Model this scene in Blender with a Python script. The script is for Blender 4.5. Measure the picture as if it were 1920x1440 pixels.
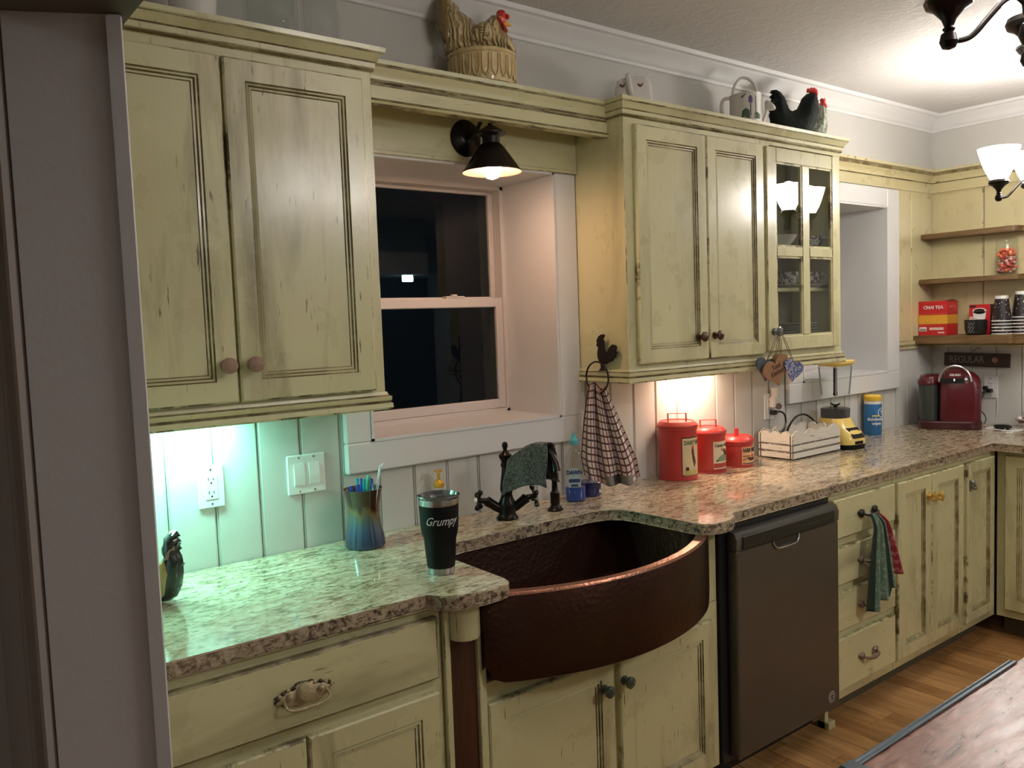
import bpy, bmesh, math, random
from mathutils import Vector, Matrix
from mathutils.geometry import delaunay_2d_cdt
random.seed(7)
PI = math.pi
S = bpy.context.scene
COL = S.collection
for o in list(bpy.data.objects): bpy.data.objects.remove(o)

# ------------------------------------------------------------------ camera, world, exposure
FW = Vector((0.61065918, 0.78854915, -0.07270218))
RT = Vector((0.78849275, -0.61396813, -0.03636355))
UP = Vector((0.07331127, 0.0351194, 0.99669057))
cam = bpy.data.cameras.new('camera'); camo = bpy.data.objects.new('camera', cam); COL.objects.link(camo)
cam.sensor_width = 36.0; cam.lens = 36.0 * 1570.6 / 1920.0; cam.clip_start = 0.02
M = Matrix(((RT.x, UP.x, -FW.x), (RT.y, UP.y, -FW.y), (RT.z, UP.z, -FW.z))).to_4x4()
M.translation = Vector((-2.0375, -2.2551, 1.5378))
camo.matrix_world = M
S.camera = camo
S.view_settings.view_transform = 'Standard'; S.view_settings.look = 'None'
S.view_settings.gamma = 1.0; S.view_settings.exposure = 0.0; S.view_settings.use_curve_mapping = False
W = bpy.data.worlds.new('night'); S.world = W; W.use_nodes = True
W.node_tree.nodes['Background'].inputs[0].default_value = (0.004, 0.006, 0.008, 1)
W.node_tree.nodes['Background'].inputs[1].default_value = 1.0

def light(name, typ, loc, energy, color, size=0.1, rot=(0, 0, 0), sy=None, radius=None, spot=None):
    l = bpy.data.lights.new(name, typ); l.energy = energy; l.color = color
    if typ == 'AREA':
        l.size = size
        if sy: l.shape = 'RECTANGLE'; l.size_y = sy
    else:
        l.shadow_soft_size = radius if radius else 0.03
    if spot: l.spot_size = spot; l.spot_blend = 0.6
    o = bpy.data.objects.new(name, l); COL.objects.link(o); o.location = loc; o.rotation_euler = rot
    return o
CH = [(-0.497, -1.68), (1.742, -0.85)]          # the two hanging three-light fixtures
LAMP_W = 3.2
WARM = (1.0, 0.93, 0.88)

# ------------------------------------------------------------------ node materials
def mat(name, color, rough=0.5, metal=0.0, bump=0.0, bscale=60, spec=None, coat=0, trans=0, ior=None, emit=None, estr=0, alpha=None, sub=0, sheen=0):
    m = bpy.data.materials.new(name); m.use_nodes = True
    nt = m.node_tree; b = nt.nodes['Principled BSDF']
    b.inputs['Base Color'].default_value = (*color, 1); b.inputs['Roughness'].default_value = rough
    b.inputs['Metallic'].default_value = metal
    if spec is not None: b.inputs['Specular IOR Level'].default_value = spec
    if coat: b.inputs['Coat Weight'].default_value = coat; b.inputs['Coat Roughness'].default_value = 0.06
    if trans: b.inputs['Transmission Weight'].default_value = trans
    if ior: b.inputs['IOR'].default_value = ior
    if emit: b.inputs['Emission Color'].default_value = (*emit, 1); b.inputs['Emission Strength'].default_value = estr
    if sheen: b.inputs['Sheen Weight'].default_value = sheen
    if bump:
        n = nt.nodes.new('ShaderNodeTexNoise'); n.inputs['Scale'].default_value = bscale; n.inputs['Detail'].default_value = 5
        g = nt.nodes.new('ShaderNodeNewGeometry'); nt.links.new(g.outputs['Position'], n.inputs['Vector'])
        bp = nt.nodes.new('ShaderNodeBump'); bp.inputs['Strength'].default_value = bump; bp.inputs['Distance'].default_value = 0.01
        nt.links.new(n.outputs['Fac'], bp.inputs['Height']); nt.links.new(bp.outputs['Normal'], b.inputs['Normal'])
    return m
class NT:
    def __init__(s, m): s.m = m; s.nt = m.node_tree; s.b = s.nt.nodes['Principled BSDF']
    def new(s, t, **k):
        n = s.nt.nodes.new(t)
        for a, v in k.items(): setattr(n, a, v)
        return n
    def link(s, a, b): s.nt.links.new(a, b)
    def pos(s, sc=(1, 1, 1), rot=(0, 0, 0), src='Position'):
        g = s.new('ShaderNodeNewGeometry') if src == 'Position' else s.new('ShaderNodeTexCoord')
        mp = s.new('ShaderNodeMapping'); mp.inputs['Scale'].default_value = sc; mp.inputs['Rotation'].default_value = rot
        s.link(g.outputs[src], mp.inputs['Vector']); return mp.outputs['Vector']
    def noise(s, vec, scale, detail=4, rough=0.55, dist=0):
        n = s.new('ShaderNodeTexNoise'); n.inputs['Scale'].default_value = scale; n.inputs['Detail'].default_value = detail
        n.inputs['Roughness'].default_value = rough; n.inputs['Distortion'].default_value = dist
        s.link(vec, n.inputs['Vector']); return n.outputs['Fac']
    def ramp(s, fac, stops, interp='LINEAR'):
        r = s.new('ShaderNodeValToRGB'); r.color_ramp.interpolation = interp
        e = r.color_ramp.elements
        while len(e) < len(stops): e.new(0.5)
        for i, (p, c) in enumerate(stops):
            e[i].position = p; e[i].color = (*c, 1) if not isinstance(c, (int, float)) else (c, c, c, 1)
        s.link(fac, r.inputs['Fac']); return r.outputs['Color']
    def mix(s, fac, a, b, blend='MIX'):
        x = s.new('ShaderNodeMix', data_type='RGBA', blend_type=blend)
        for v, i in ((fac, 0), (a, 6), (b, 7)):
            if isinstance(v, (int, float)): x.inputs[i].default_value = v
            elif isinstance(v, tuple): x.inputs[i].default_value = (*v, 1)
            else: s.link(v, x.inputs[i])
        return x.outputs[2]
    def bump(s, h, st=0.2, d=0.002):
        b = s.new('ShaderNodeBump'); b.inputs['Strength'].default_value = st; b.inputs['Distance'].default_value = d
        s.link(h, b.inputs['Height']); s.link(b.outputs['Normal'], s.b.inputs['Normal'])

PC = (0.600, 0.570, 0.325)      # olive cream paint
GC = (0.125, 0.092, 0.035)     # brown glaze
def paint(name, horiz=False, strong=1.0, scale=1.0, col=PC):
    m = mat(name, col, 0.30, spec=0.5, coat=1.0); t = NT(m); t.b.inputs['Coat Roughness'].default_value = 0.22
    v = t.pos((0.9, 1, 5) if horiz else (5, 5, 0.9))
    a = t.noise(v, 1.1 * scale, 5, 0.62, 0.4)
    f1 = t.ramp(a, [(0.52, 0.0), (0.85, 0.75 * strong)])
    b = t.noise(t.pos((9, 1, 60) if horiz else (60, 60, 7)), 1.4, 3, 0.6)
    f2 = t.ramp(b, [(0.66, 0.0), (0.72, 0.42 * strong)])
    c0 = t.noise(t.pos((1, 1, 1)), 2.3, 3)
    base = t.mix(t.ramp(c0, [(0.3, 0.0), (0.7, 1.0)]), tuple(x * 0.93 for x in col), tuple(min(1, x * 1.05) for x in col))
    c1 = t.mix(f1, base, (0.235, 0.205, 0.10))
    c2 = t.mix(f2, c1, (0.17, 0.13, 0.055))
    t.link(c2, t.b.inputs['Base Color'])
    r = t.ramp(t.noise(t.pos((3, 3, 3)), 3, 4), [(0.3, 0.24), (0.7, 0.38)])
    t.link(r, t.b.inputs['Roughness'])
    t.bump(t.noise(t.pos((70, 70, 6) if not horiz else (6, 70, 70)), 1.0, 4), 0.12, 0.003)
    return m
def glaze(name, lo=0.42, hi=0.56, col=PC, g=GC):
    m = mat(name, g, 0.42); t = NT(m)
    a = t.noise(t.pos((1, 1, 1)), 13, 5, 0.7)
    f = t.ramp(a, [(lo, 0.0), (hi, 1.0)])
    t.link(t.mix(f, tuple(x * 0.62 + y * 0.38 for x, y in zip(g, col)), g), t.b.inputs['Base Color'])
    return m
def wearedge(name, lo=0.50, hi=0.60, col=PC, g=GC):
    m = mat(name, col, 0.4); t = NT(m)
    a = t.noise(t.pos((1, 1, 1)), 9, 6, 0.75)
    t.link(t.mix(t.ramp(a, [(lo, 0.0), (hi, 1.0)]), tuple(x * 0.95 for x in col), g), t.b.inputs['Base Color'])
    return m
m_paint = paint('paint_cream'); m_painth = paint('paint_cream_wide', True, 1.7)
m_paintw = paint('paint_cream_worn', False, 2.4); m_glaze = glaze('glaze_brown'); m_edge = wearedge('edge_wear')
CAB = [m_paint, m_glaze, m_edge]; CABH = [m_painth, m_glaze, m_edge]; CABW = [m_paintw, m_glaze, m_edge]
m_white = mat('trim_white', (0.69, 0.69, 0.685), 0.34, bump=0.03, bscale=30)
m_wall = mat('wall_grey', (0.52, 0.51, 0.475), 0.6, bump=0.08, bscale=120)
m_bead = mat('beadboard_paint', (0.60, 0.595, 0.56), 0.38, bump=0.03, bscale=40)
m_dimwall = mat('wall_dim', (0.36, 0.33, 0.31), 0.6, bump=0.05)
m_jamb = mat('jamb_paint', (0.56, 0.555, 0.57), 0.4, bump=0.05, bscale=90)
m_ceil = mat('ceiling_paint', (0.58, 0.565, 0.55), 0.75); _t = NT(m_ceil)
_t.bump(_t.noise(_t.pos((1, 1, 1)), 14, 6, 0.6, 1.6), 0.5, 0.012)
m_yellow = paint('paint_butter', False, 0.55, 1.0, (0.60, 0.53, 0.295)); m_yedge = wearedge('butter_edge', 0.57, 0.63, (0.60, 0.53, 0.295), (0.15, 0.09, 0.035))
YEL = [m_yellow, glaze('glaze_butter', col=(0.60, 0.53, 0.295)), m_yedge]

def granite(name, dark=1.0):
    m = mat(name, (0.5, 0.42, 0.3), 0.11, spec=0.5, coat=0.3); t = NT(m)
    v = t.pos((6.5, 19, 19), (0, 0, 0.25)) if dark <= 1 else t.pos((17, 17, 17))
    a = t.noise(v, 3.2, 7, 0.68, 0.6)
    c = t.ramp(a, [(0.28, (0.045, 0.035, 0.022)), (0.37, (0.17, 0.125, 0.07)), (0.45, (0.40, 0.32, 0.20)), (0.55, (0.56, 0.48, 0.34)), (0.70, (0.66, 0.59, 0.46))] if dark <= 1 else [(0.36, (0.02, 0.014, 0.008)), (0.43, (0.10, 0.07, 0.04)), (0.47, (0.30, 0.23, 0.15)), (0.62, (0.46, 0.38, 0.27))])
    b = t.noise(t.pos((22, 55, 55), (0, 0, 0.25)), 2.6, 5, 0.6, 0.3)
    f = t.ramp(b, [(0.37, 0.8), (0.45, 0.0)])
    c2 = t.mix(f, c, (0.05, 0.036, 0.02))
    p = t.noise(t.pos((1, 1, 1)), 5, 3)
    c3 = t.mix(t.ramp(p, [(0.45, 0.0), (0.65, 0.22)]), c2, (0.52, 0.36, 0.25))
    t.link(c3, t.b.inputs['Base Color'])
    if dark > 1: t.bump(t.noise(t.pos((1, 1, 1)), 70, 4, 0.7), 0.9, 0.006)
    return m
m_gran = granite('granite_top'); m_grane = granite('granite_chiselled_edge', 2.2)
def wood(name, c1, c2, rough=0.4, sc=(2, 30, 30), dist=1.2):
    m = mat(name, c1, rough); t = NT(m)
    a = t.noise(t.pos(sc), 1.5, 6, 0.6, dist)
    t.link(t.ramp(a, [(0.32, c2), (0.62, c1)]), t.b.inputs['Base Color']); t.bump(a, 0.15, 0.002)
    return m
m_shelf = wood('shelf_wood', (0.20, 0.115, 0.045), (0.10, 0.055, 0.02), 0.5, (30, 3, 30))
m_floorm = [wood('floor_oak_%d' % i, c, tuple(x * 0.5 for x in c), 0.32, (26, 2.2, 20)) for i, c in enumerate([(0.50, 0.27, 0.10), (0.44, 0.225, 0.08), (0.56, 0.31, 0.125), (0.40, 0.205, 0.07)])]
m_darkwood = wood('dark_walnut', (0.075, 0.026, 0.012), (0.03, 0.012, 0.007), 0.4, (40, 40, 2))
m_island = mat('island_top', (0.30, 0.12, 0.09), 0.26); _t = NT(m_island)
_a = _t.noise(_t.pos((5, 26, 20), (0, 0, 0.6)), 2.2, 7, 0.72, 0.9)
_t.link(_t.ramp(_a, [(0.36, (0.07, 0.022, 0.016)), (0.46, (0.20, 0.085, 0.06)), (0.58, (0.33, 0.16, 0.12)), (0.72, (0.42, 0.24, 0.19))]), _t.b.inputs['Base Color']); _t.bump(_a, 0.2, 0.002)
m_bluegrey = mat('blue_grey_metal', (0.07, 0.095, 0.115), 0.35, 0.6)
m_copper = mat('aged_copper', (0.066, 0.029, 0.019), 0.30, 0.85); _t = NT(m_copper)
_v = _t.new('ShaderNodeTexVoronoi'); _v.inputs['Scale'].default_value = 75; _t.link(_t.pos(), _v.inputs['Vector']); _t.bump(_v.outputs['Distance'], 0.22, 0.003)
m_copperrim = mat('copper_rim', (0.42, 0.19, 0.12), 0.33, 0.85); _t = NT(m_copperrim)
_v = _t.new('ShaderNodeTexVoronoi'); _v.inputs['Scale'].default_value = 110; _t.link(_t.pos(), _v.inputs['Vector']); _t.bump(_v.outputs['Distance'], 0.25, 0.003)
m_bronze = mat('oil_bronze', (0.018, 0.014, 0.012), 0.28, 0.7)
m_iron = mat('black_iron', (0.022, 0.014, 0.011), 0.5, 0.5, bump=0.1)
m_black = mat('black_plastic', (0.012, 0.012, 0.013), 0.3)
m_matblack = mat('matt_black', (0.006, 0.006, 0.0065), 0.5, spec=0.18)
m_steel = mat('stainless', (0.50, 0.50, 0.50), 0.25, 1.0)
m_dw = mat('dark_stainless', (0.155, 0.145, 0.130), 0.40, 0.85); _t = NT(m_dw)
_t.bump(_t.noise(_t.pos((2, 2, 300)), 1.0, 2), 0.05, 0.001)
m_plate = mat('switch_white', (0.80, 0.80, 0.78), 0.28)
def glassmat(name, col=(1, 1, 1), rough=0.0, ior=1.45):
    m = bpy.data.materials.new(name); m.use_nodes = True; nt = m.node_tree; nt.nodes.remove(nt.nodes['Principled BSDF'])
    out = nt.nodes['Material Output']
    tr = nt.nodes.new('ShaderNodeBsdfTransparent'); tr.inputs[0].default_value = (*col, 1)
    gl = nt.nodes.new('ShaderNodeBsdfGlossy'); gl.inputs['Roughness'].default_value = rough
    fr = nt.nodes.new('ShaderNodeFresnel'); fr.inputs[0].default_value = ior
    mx = nt.nodes.new('ShaderNodeMixShader')
    ge = nt.nodes.new('ShaderNodeNewGeometry'); inv = nt.nodes.new('ShaderNodeMath'); inv.operation = 'SUBTRACT'; inv.inputs[0].default_value = 0.9; nt.links.new(ge.outputs['Backfacing'], inv.inputs[1])
    mm = nt.nodes.new('ShaderNodeMath'); mm.operation = 'MULTIPLY'; mm.use_clamp = True; nt.links.new(fr.outputs[0], mm.inputs[0]); nt.links.new(inv.outputs[0], mm.inputs[1])
    nt.links.new(mm.outputs[0], mx.inputs[0]); nt.links.new(tr.outputs[0], mx.inputs[1]); nt.links.new(gl.outputs[0], mx.inputs[2])
    nt.links.new(mx.outputs[0], out.inputs[0]); return m
m_glass = glassmat('clear_glass', (0.965, 0.975, 0.97)); m_pane = glassmat('window_glass', (0.55, 0.6, 0.62), 0.0, 1.5)
m_cabglass = glassmat('cabinet_glass', (0.90, 0.92, 0.92), 0.01, 1.7)
m_cream = mat('glazed_cream', (0.56, 0.43, 0.20), 0.18, coat=0.5, bump=0.9, bscale=38)
m_hen = mat('glazed_hen', (0.56, 0.43, 0.21), 0.18, coat=0.5); _t = NT(m_hen); _w = _t.new('ShaderNodeTexWave'); _w.bands_direction = 'X'; _w.inputs['Scale'].default_value = 22; _w.inputs['Distortion'].default_value = 13; _w.inputs['Detail'].default_value = 3
_t.link(_t.pos((1, 1, .55), src='Object'), _w.inputs['Vector']); _t.bump(_w.outputs['Fac'], 0.9, 0.006)
_t.link(_t.mix(_w.outputs['Fac'], (0.36, 0.26, 0.10), (0.60, 0.48, 0.26)), _t.b.inputs['Base Color'])
m_creamd = mat('glazed_cream_dark', (0.21, 0.14, 0.045), 0.25, coat=0.4, bump=0.5, bscale=60)
m_red = mat('comb_red', (0.55, 0.03, 0.025), 0.35); m_beak = mat('beak_yellow', (0.75, 0.42, 0.04), 0.3)
m_ceramic = mat('white_ceramic', (0.72, 0.70, 0.66), 0.12, coat=0.4)
m_can = mat('red_enamel', (0.46, 0.040, 0.034), 0.36, coat=0.15); m_paper = mat('aged_paper', (0.66, 0.55, 0.33), 0.6)
m_gold = mat('gold', (0.80, 0.55, 0.17), 0.28, 0.8)
m_yplastic = mat('yellow_plastic', (0.80, 0.60, 0.17), 0.25, coat=0.3)
m_text_dark = mat('ink_dark', (0.02, 0.018, 0.015), 0.5); m_text_white = mat('ink_white', (0.75, 0.74, 0.72), 0.5)
m_text_green = mat('ink_green', (0.06, 0.12, 0.06), 0.5); m_text_red = mat('ink_red', (0.35, 0.04, 0.03), 0.5)
m_ink_brown = mat('ink_brown', (0.07, 0.03, 0.015), 0.6)

# ------------------------------------------------------------------ mesh helpers
class MB:
    def __init__(s): s.b = bmesh.new()
    def box(s, x0, x1, y0, y1, z0, z1, mi=0, bev=0.0, bmi=None, rot=None):
        x0, x1 = sorted((x0, x1)); y0, y1 = sorted((y0, y1)); z0, z1 = sorted((z0, z1))
        t = bmesh.new(); vs = [t.verts.new((x, y, z)) for x in (x0, x1) for y in (y0, y1) for z in (z0, z1)]
        for f in ((0, 1, 3, 2), (4, 6, 7, 5), (0, 4, 5, 1), (2, 3, 7, 6), (0, 2, 6, 4), (1, 5, 7, 3)):
            t.faces.new([vs[i] for i in f]).material_index = mi
        if bev > 0:
            bmesh.ops.bevel(t, geom=list(t.edges), offset=min(bev, 0.45 * min(x1 - x0, y1 - y0, z1 - z0)), segments=1, affect='EDGES', material=bmi if bmi is not None else mi)
        if rot: bmesh.ops.transform(t, matrix=rot, verts=t.verts)
        s.merge(t); return s
    def merge(s, t):
        me = bpy.data.meshes.new('t'); t.to_mesh(me); t.free(); s.b.from_mesh(me); bpy.data.meshes.remove(me)
    def rings(s, R, mis=None, cap0=True, cap1=True, closed=True, smooth=True):
        vr = [[s.b.verts.new(p) for p in r] for r in R]; n = len(R[0])
        for i in range(len(R) - 1):
            for j in range(n if closed else n - 1):
                k = (j + 1) % n
                try: f = s.b.faces.new((vr[i][j], vr[i][k], vr[i + 1][k], vr[i + 1][j]))
                except ValueError: continue
                f.smooth = smooth; f.material_index = mis[i] if mis else 0
        if cap0:
            f = s.b.faces.new(vr[0][::-1]); f.material_index = mis[0] if mis else 0
        if cap1:
            f = s.b.faces.new(vr[-1]); f.material_index = mis[-1] if mis else 0
        return s
    def lathe(s, prof, c=(0, 0, 0), seg=32, mi=0, mis=None, mtx=None, cap0=True, cap1=True, wob=None, sx=1, sy=1):
        R = []
        for (r, z) in prof:
            ring = []
            for k in range(seg):
                a = 2 * PI * k / seg; rr = r * (wob(a, z) if wob else 1)
                v = Vector((rr * math.cos(a) * sx, rr * math.sin(a) * sy, z))
                if mtx: v = mtx @ v
                ring.append(v + Vector(c))
            R.append(ring)
        return s.rings(R, mis if mis else [mi] * len(prof), cap0, cap1)
    def tube(s, pts, r, seg=10, mi=0, cap=True):
        pts = [Vector(p) for p in pts]; n = len(pts); rr = list(r) if isinstance(r, (list, tuple)) else [r] * n
        if 4 <= n <= 12:
            P2, r2 = [], []
            for i in range(n - 1):
                a, b, c, d = pts[max(i - 1, 0)], pts[i], pts[i + 1], pts[min(i + 2, n - 1)]
                for k in range(4):
                    q = k / 4; P2.append(0.5 * ((2 * b) + (c - a) * q + (2 * a - 5 * b + 4 * c - d) * q * q + (3 * b - a - 3 * c + d) * q ** 3)); r2.append(rr[i] + (rr[i + 1] - rr[i]) * q)
            pts, rr = P2 + [pts[-1]], r2 + [rr[-1]]; n = len(pts)
        R = []; nrm = None
        for i, p in enumerate(pts):
            d = (pts[min(i + 1, n - 1)] - pts[max(i - 1, 0)]).normalized()
            if nrm is None:
                nrm = d.orthogonal().normalized()
            nrm = (nrm - d * nrm.dot(d)).normalized(); bn = d.cross(nrm)
            R.append([p + (nrm * math.cos(2 * PI * k / seg) + bn * math.sin(2 * PI * k / seg)) * rr[i] for k in range(seg)])
        return s.rings(R, [mi] * n, cap, cap)
    def sphere(s, c, r, seg=16, mi=0, sc=(1, 1, 1)):
        n = max(6, seg // 2); prof = [(max(1e-4, math.sin(PI * i / n)), -math.cos(PI * i / n)) for i in range(n + 1)]
        R = [[Vector(c) + Vector((r * sc[0] * p * math.cos(2 * PI * k / seg), r * sc[1] * p * math.sin(2 * PI * k / seg), r * sc[2] * z)) for k in range(seg)] for p, z in prof]
        return s.rings(R, [mi] * (n + 1), True, True)
    def prism(s, poly, z0, z1, mi=0, smi=None, axis='z', bev=0, bmi=None):
        t = bmesh.new()
        def P(a, b, c): return {'z': (a, b, c), 'y': (a, c, b), 'x': (c, a, b)}[axis]
        lo = [t.verts.new(P(a, b, z0)) for a, b in poly]; hi = [t.verts.new(P(a, b, z1)) for a, b in poly]; n = len(poly)
        f1 = t.faces.new(lo[::-1]); f2 = t.faces.new(hi); f1.material_index = f2.material_index = mi
        for i in range(n):
            f = t.faces.new((lo[i], lo[(i + 1) % n], hi[(i + 1) % n], hi[i])); f.material_index = mi if smi is None else smi
        if bev: bmesh.ops.bevel(t, geom=[e for e in t.edges if abs(sum(1 for f in e.link_faces if f in (f1, f2)) - 1) == 0], offset=bev, segments=2, affect='EDGES', material=bmi if bmi is not None else mi)
        s.merge(t); return s
    def door(s, w, h, th=0.02, st=0.06, x=0, y=0, z=0, panel=True, ox=None):
        # framed door, front towards -y; mats 0 paint, 1 glaze, 2 edge wear
        def ring(ins, d): return [(x + ins, y - d, z + ins), (x + w - ins, y - d, z + ins), (x + w - ins, y - d, z + h - ins), (x + ins, y - d, z + h - ins)]
        seq = [(0, 0, 2), (0, th - 0.004, 2), (0.004, th, 0)]
        if panel: seq += [(st - 0.004, th, 1), (st - 0.001, th - 0.004, 0), (st + 0.004, th - 0.002, 1), (st + 0.007, th - 0.007, 0), (st + 0.012, th - 0.006, 1), (st + 0.014, th - 0.009, 0)]
        s.rings([ring(a, b) for a, b, _ in seq], [q for _, _, q in seq], True, True, smooth=False)
        return s
    def xf(s, m): bmesh.ops.transform(s.b, matrix=m, verts=s.b.verts); return s
    def build(s, name, mats, parent=None, smooth=False, loc=None, auto=35):
        bmesh.ops.recalc_face_normals(s.b, faces=s.b.faces)
        me = bpy.data.meshes.new(name); s.b.to_mesh(me); s.b.free()
        if not isinstance(mats, (list, tuple)): mats = [mats]
        for m in mats: me.materials.append(m)
        if smooth:
            for p in me.polygons: p.use_smooth = True
        try: me.set_sharp_from_angle(angle=math.radians(auto))
        except Exception: pass
        o = bpy.data.objects.new(name, me); COL.objects.link(o)
        if parent: o.parent = parent
        if loc: o.location = loc
        return o
def tag(o, label=None, cat=None, group=None, kind=None):
    if label: o['label'] = label
    if cat: o['category'] = cat
    if group: o['group'] = group
    if kind: o['kind'] = kind
    return o
def thing(name, label, cat, loc=(0, 0, 0), rz=0, group=None):
    o = bpy.data.objects.new(name, None); COL.objects.link(o); o.empty_display_size = 0.05
    o.location = loc; o.rotation_euler = (0, 0, rz)
    return tag(o, label, cat, group)
def struct(name, label=None):
    o = bpy.data.objects.new(name, None); COL.objects.link(o); o['kind'] = 'structure'; o.empty_display_size = 0.05
    if label: o['label'] = label
    return o
def copy_tree(o, parent=None):
    c = o.copy(); COL.objects.link(c); c.parent = parent
    for ch in list(o.children): copy_tree(ch, c)
    return c
def text(body, size, mats, parent, name='lettering', loc=(0, 0, 0), rot=(PI / 2, 0, 0), depth=0.0006, shear=0, bold=0, cyl=None, align='CENTER', sx=1.0):
    cu = bpy.data.curves.new('t', 'FONT'); cu.body = body; cu.size = size; cu.extrude = depth; cu.align_x = align; cu.align_y = 'CENTER'
    cu.shear = shear; cu.offset = bold; cu.resolution_u = 3
    to = bpy.data.objects.new('t', cu); COL.objects.link(to)
    dg = bpy.context.evaluated_depsgraph_get(); me = bpy.data.meshes.new_from_object(to.evaluated_get(dg))
    bpy.data.objects.remove(to); bpy.data.curves.remove(cu); me.name = name; me.materials.clear(); me.materials.append(mats)
    for v in me.vertices: v.co.x *= sx
    if cyl:   # wrap on a cylinder (radius fn or value, angle of text centre, z)
        R, a0, z0 = cyl
        for v in me.vertices:
            zz = v.co.y + z0; r = (R(zz) if callable(R) else R) + 0.0006 + v.co.z
            a = a0 + v.co.x / (R(zz) if callable(R) else R); v.co = Vector((r * math.cos(a), r * math.sin(a), zz))
        loc = (0, 0, 0); rot = (0, 0, 0)
    o = bpy.data.objects.new(name, me); COL.objects.link(o); o.parent = parent; o.location = loc; o.rotation_euler = rot
    return o
def label_patch(R, a0, a1, z0, z1, th, n=14):
    mb = MB(); rs = []
    for k in range(n + 1):
        a = a0 + (a1 - a0) * k / n; c, s_ = math.cos(a), math.sin(a)
        rs.append([(R * c, R * s_, z0), ((R + th) * c, (R + th) * s_, z0), ((R + th) * c, (R + th) * s_, z1), (R * c, R * s_, z1)])
    mb.rings(rs, None, True, True, smooth=False); return mb
def sweep(mb, prof, path, mis=None, closed=False, side=1):
    """prof: [(out, z)] , path: [(x, y)] ; out is to the right of travel when side=1"""
    n = len(path); R = []
    P = [Vector((a, b)) for a, b in path]
    for i in range(n):
        d0 = (P[i] - P[i - 1]).normalized() if i > 0 else None; d1 = (P[(i + 1) % n] - P[i]).normalized() if i < n - 1 else None
        if d0 is None: d0 = d1
        if d1 is None: d1 = d0
        n0 = Vector((d0.y, -d0.x)) * side; n1 = Vector((d1.y, -d1.x)) * side
        m_ = (n0 + n1); m_ = m_ / max(1e-6, m_.dot(n0))
        R.append([(P[i].x + m_.x * o, P[i].y + m_.y * o, z) for o, z in prof])
    k = len(prof)
    vr = [[mb.b.verts.new(p) for p in r] for r in R]
    for i in range(n - 1):
        for j in range(k):
            jj = (j + 1) % k
            f = mb.b.faces.new((vr[i][j], vr[i][jj], vr[i + 1][jj], vr[i + 1][j])); f.material_index = mis[j] if mis else 0
    mb.b.faces.new(vr[0]); mb.b.faces.new(vr[-1][::-1])
    return mb
def inflate(outline, T, D=None, step=0.006, mi=0, y0=0.0, power=0.5, fn=None):
    """a rounded solid grown from a silhouette in the local xz plane, thickness along y"""
    pts = [Vector(p) for p in outline]; n = len(pts)
    # smooth the outline
    out = []
    for i in range(n):
        a, b = pts[i], pts[(i + 1) % n]; m_ = max(1, int((b - a).length / step))
        for k in range(m_): out.append(a.lerp(b, k / m_))
    def inside(p):
        c = False; j = len(out) - 1
        for i in range(len(out)):
            if (out[i].y > p.y) != (out[j].y > p.y) and p.x < (out[j].x - out[i].x) * (p.y - out[i].y) / (out[j].y - out[i].y) + out[i].x: c = not c
            j = i
        return c
    def dist(p): return min((p - q).length for q in out)
    xs = [p.x for p in out]; zs = [p.y for p in out]
    D = D or T * 1.6
    inner = []
    x = min(xs)
    while x < max(xs):
        z = min(zs)
        while z < max(zs):
            p = Vector((x + random.uniform(-.1, .1) * step, z + random.uniform(-.1, .1) * step))
            if inside(p):
                d = dist(p)
                if d > step * 0.55: inner.append((p, d))
            z += step
        x += step
    V2 = out + [p for p, _ in inner]; E2 = [(i, (i + 1) % len(out)) for i in range(len(out))]
    vv, ee, ff, ov, oe, of = delaunay_2d_cdt(V2, E2, [], 1, 1e-7)
    dd = [0.0] * len(vv)
    for i, src in enumerate(ov):
        for q in src:
            if q >= len(out): dd[i] = inner[q - len(out)][1]
    def th(i):
        t_ = min(1.0, dd[i] / D); return T * (1 - (1 - t_) ** 2) ** power
    t = bmesh.new()
    A = [t.verts.new((v.x, y0 - th(i), v.y)) for i, v in enumerate(vv)]
    B = [A[i] if dd[i] == 0 else t.verts.new((v.x, y0 + th(i), v.y)) for i, v in enumerate(vv)]
    for f in ff:
        try: q = t.faces.new([A[i] for i in f]); q.smooth = True; q.material_index = mi
        except ValueError: pass
        if any(B[i] is not A[i] for i in f):
            try: q = t.faces.new([B[i] for i in f][::-1]); q.smooth = True; q.material_index = mi
            except ValueError: pass
    mb = MB(); mb.merge(t); return mb
def grid(nu, nv, fn, name, mats, parent=None, th=0.002, mif=None):
    me = bpy.data.meshes.new(name); vs = [fn(i / nu, j / nv) for j in range(nv + 1) for i in range(nu + 1)]
    fs = [(j * (nu + 1) + i, j * (nu + 1) + i + 1, (j + 1) * (nu + 1) + i + 1, (j + 1) * (nu + 1) + i) for j in range(nv) for i in range(nu)]
    me.from_pydata(vs, [], fs); uv = me.uv_layers.new(name='UVMap')
    for p in me.polygons:
        p.use_smooth = True
        if mif:
            q = p.index; p.material_index = mif((q % nu) / nu, (q // nu) / nv)
        for li in p.loop_indices:
            vi = me.loops[li].vertex_index; uv.data[li].uv = ((vi % (nu + 1)) / nu, (vi // (nu + 1)) / nv)
    for m in (mats if isinstance(mats, (list, tuple)) else [mats]): me.materials.append(m)
    o = bpy.data.objects.new(name, me); COL.objects.link(o); o.parent = parent
    md = o.modifiers.new('s', 'SOLIDIFY'); md.thickness = th; md.offset = 0
    return o
def wrap(pts, r, A, off, m, nm, par, step=0.006):
    mb = inflate(pts, 0.0003, 0.0006, step)
    for v in mb.b.verts:
        a = A + v.co.x / r; rr = r + off - v.co.y; v.co = Vector((rr * math.cos(a), rr * math.sin(a), v.co.z))
    return mb.build(nm, m, par)
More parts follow.
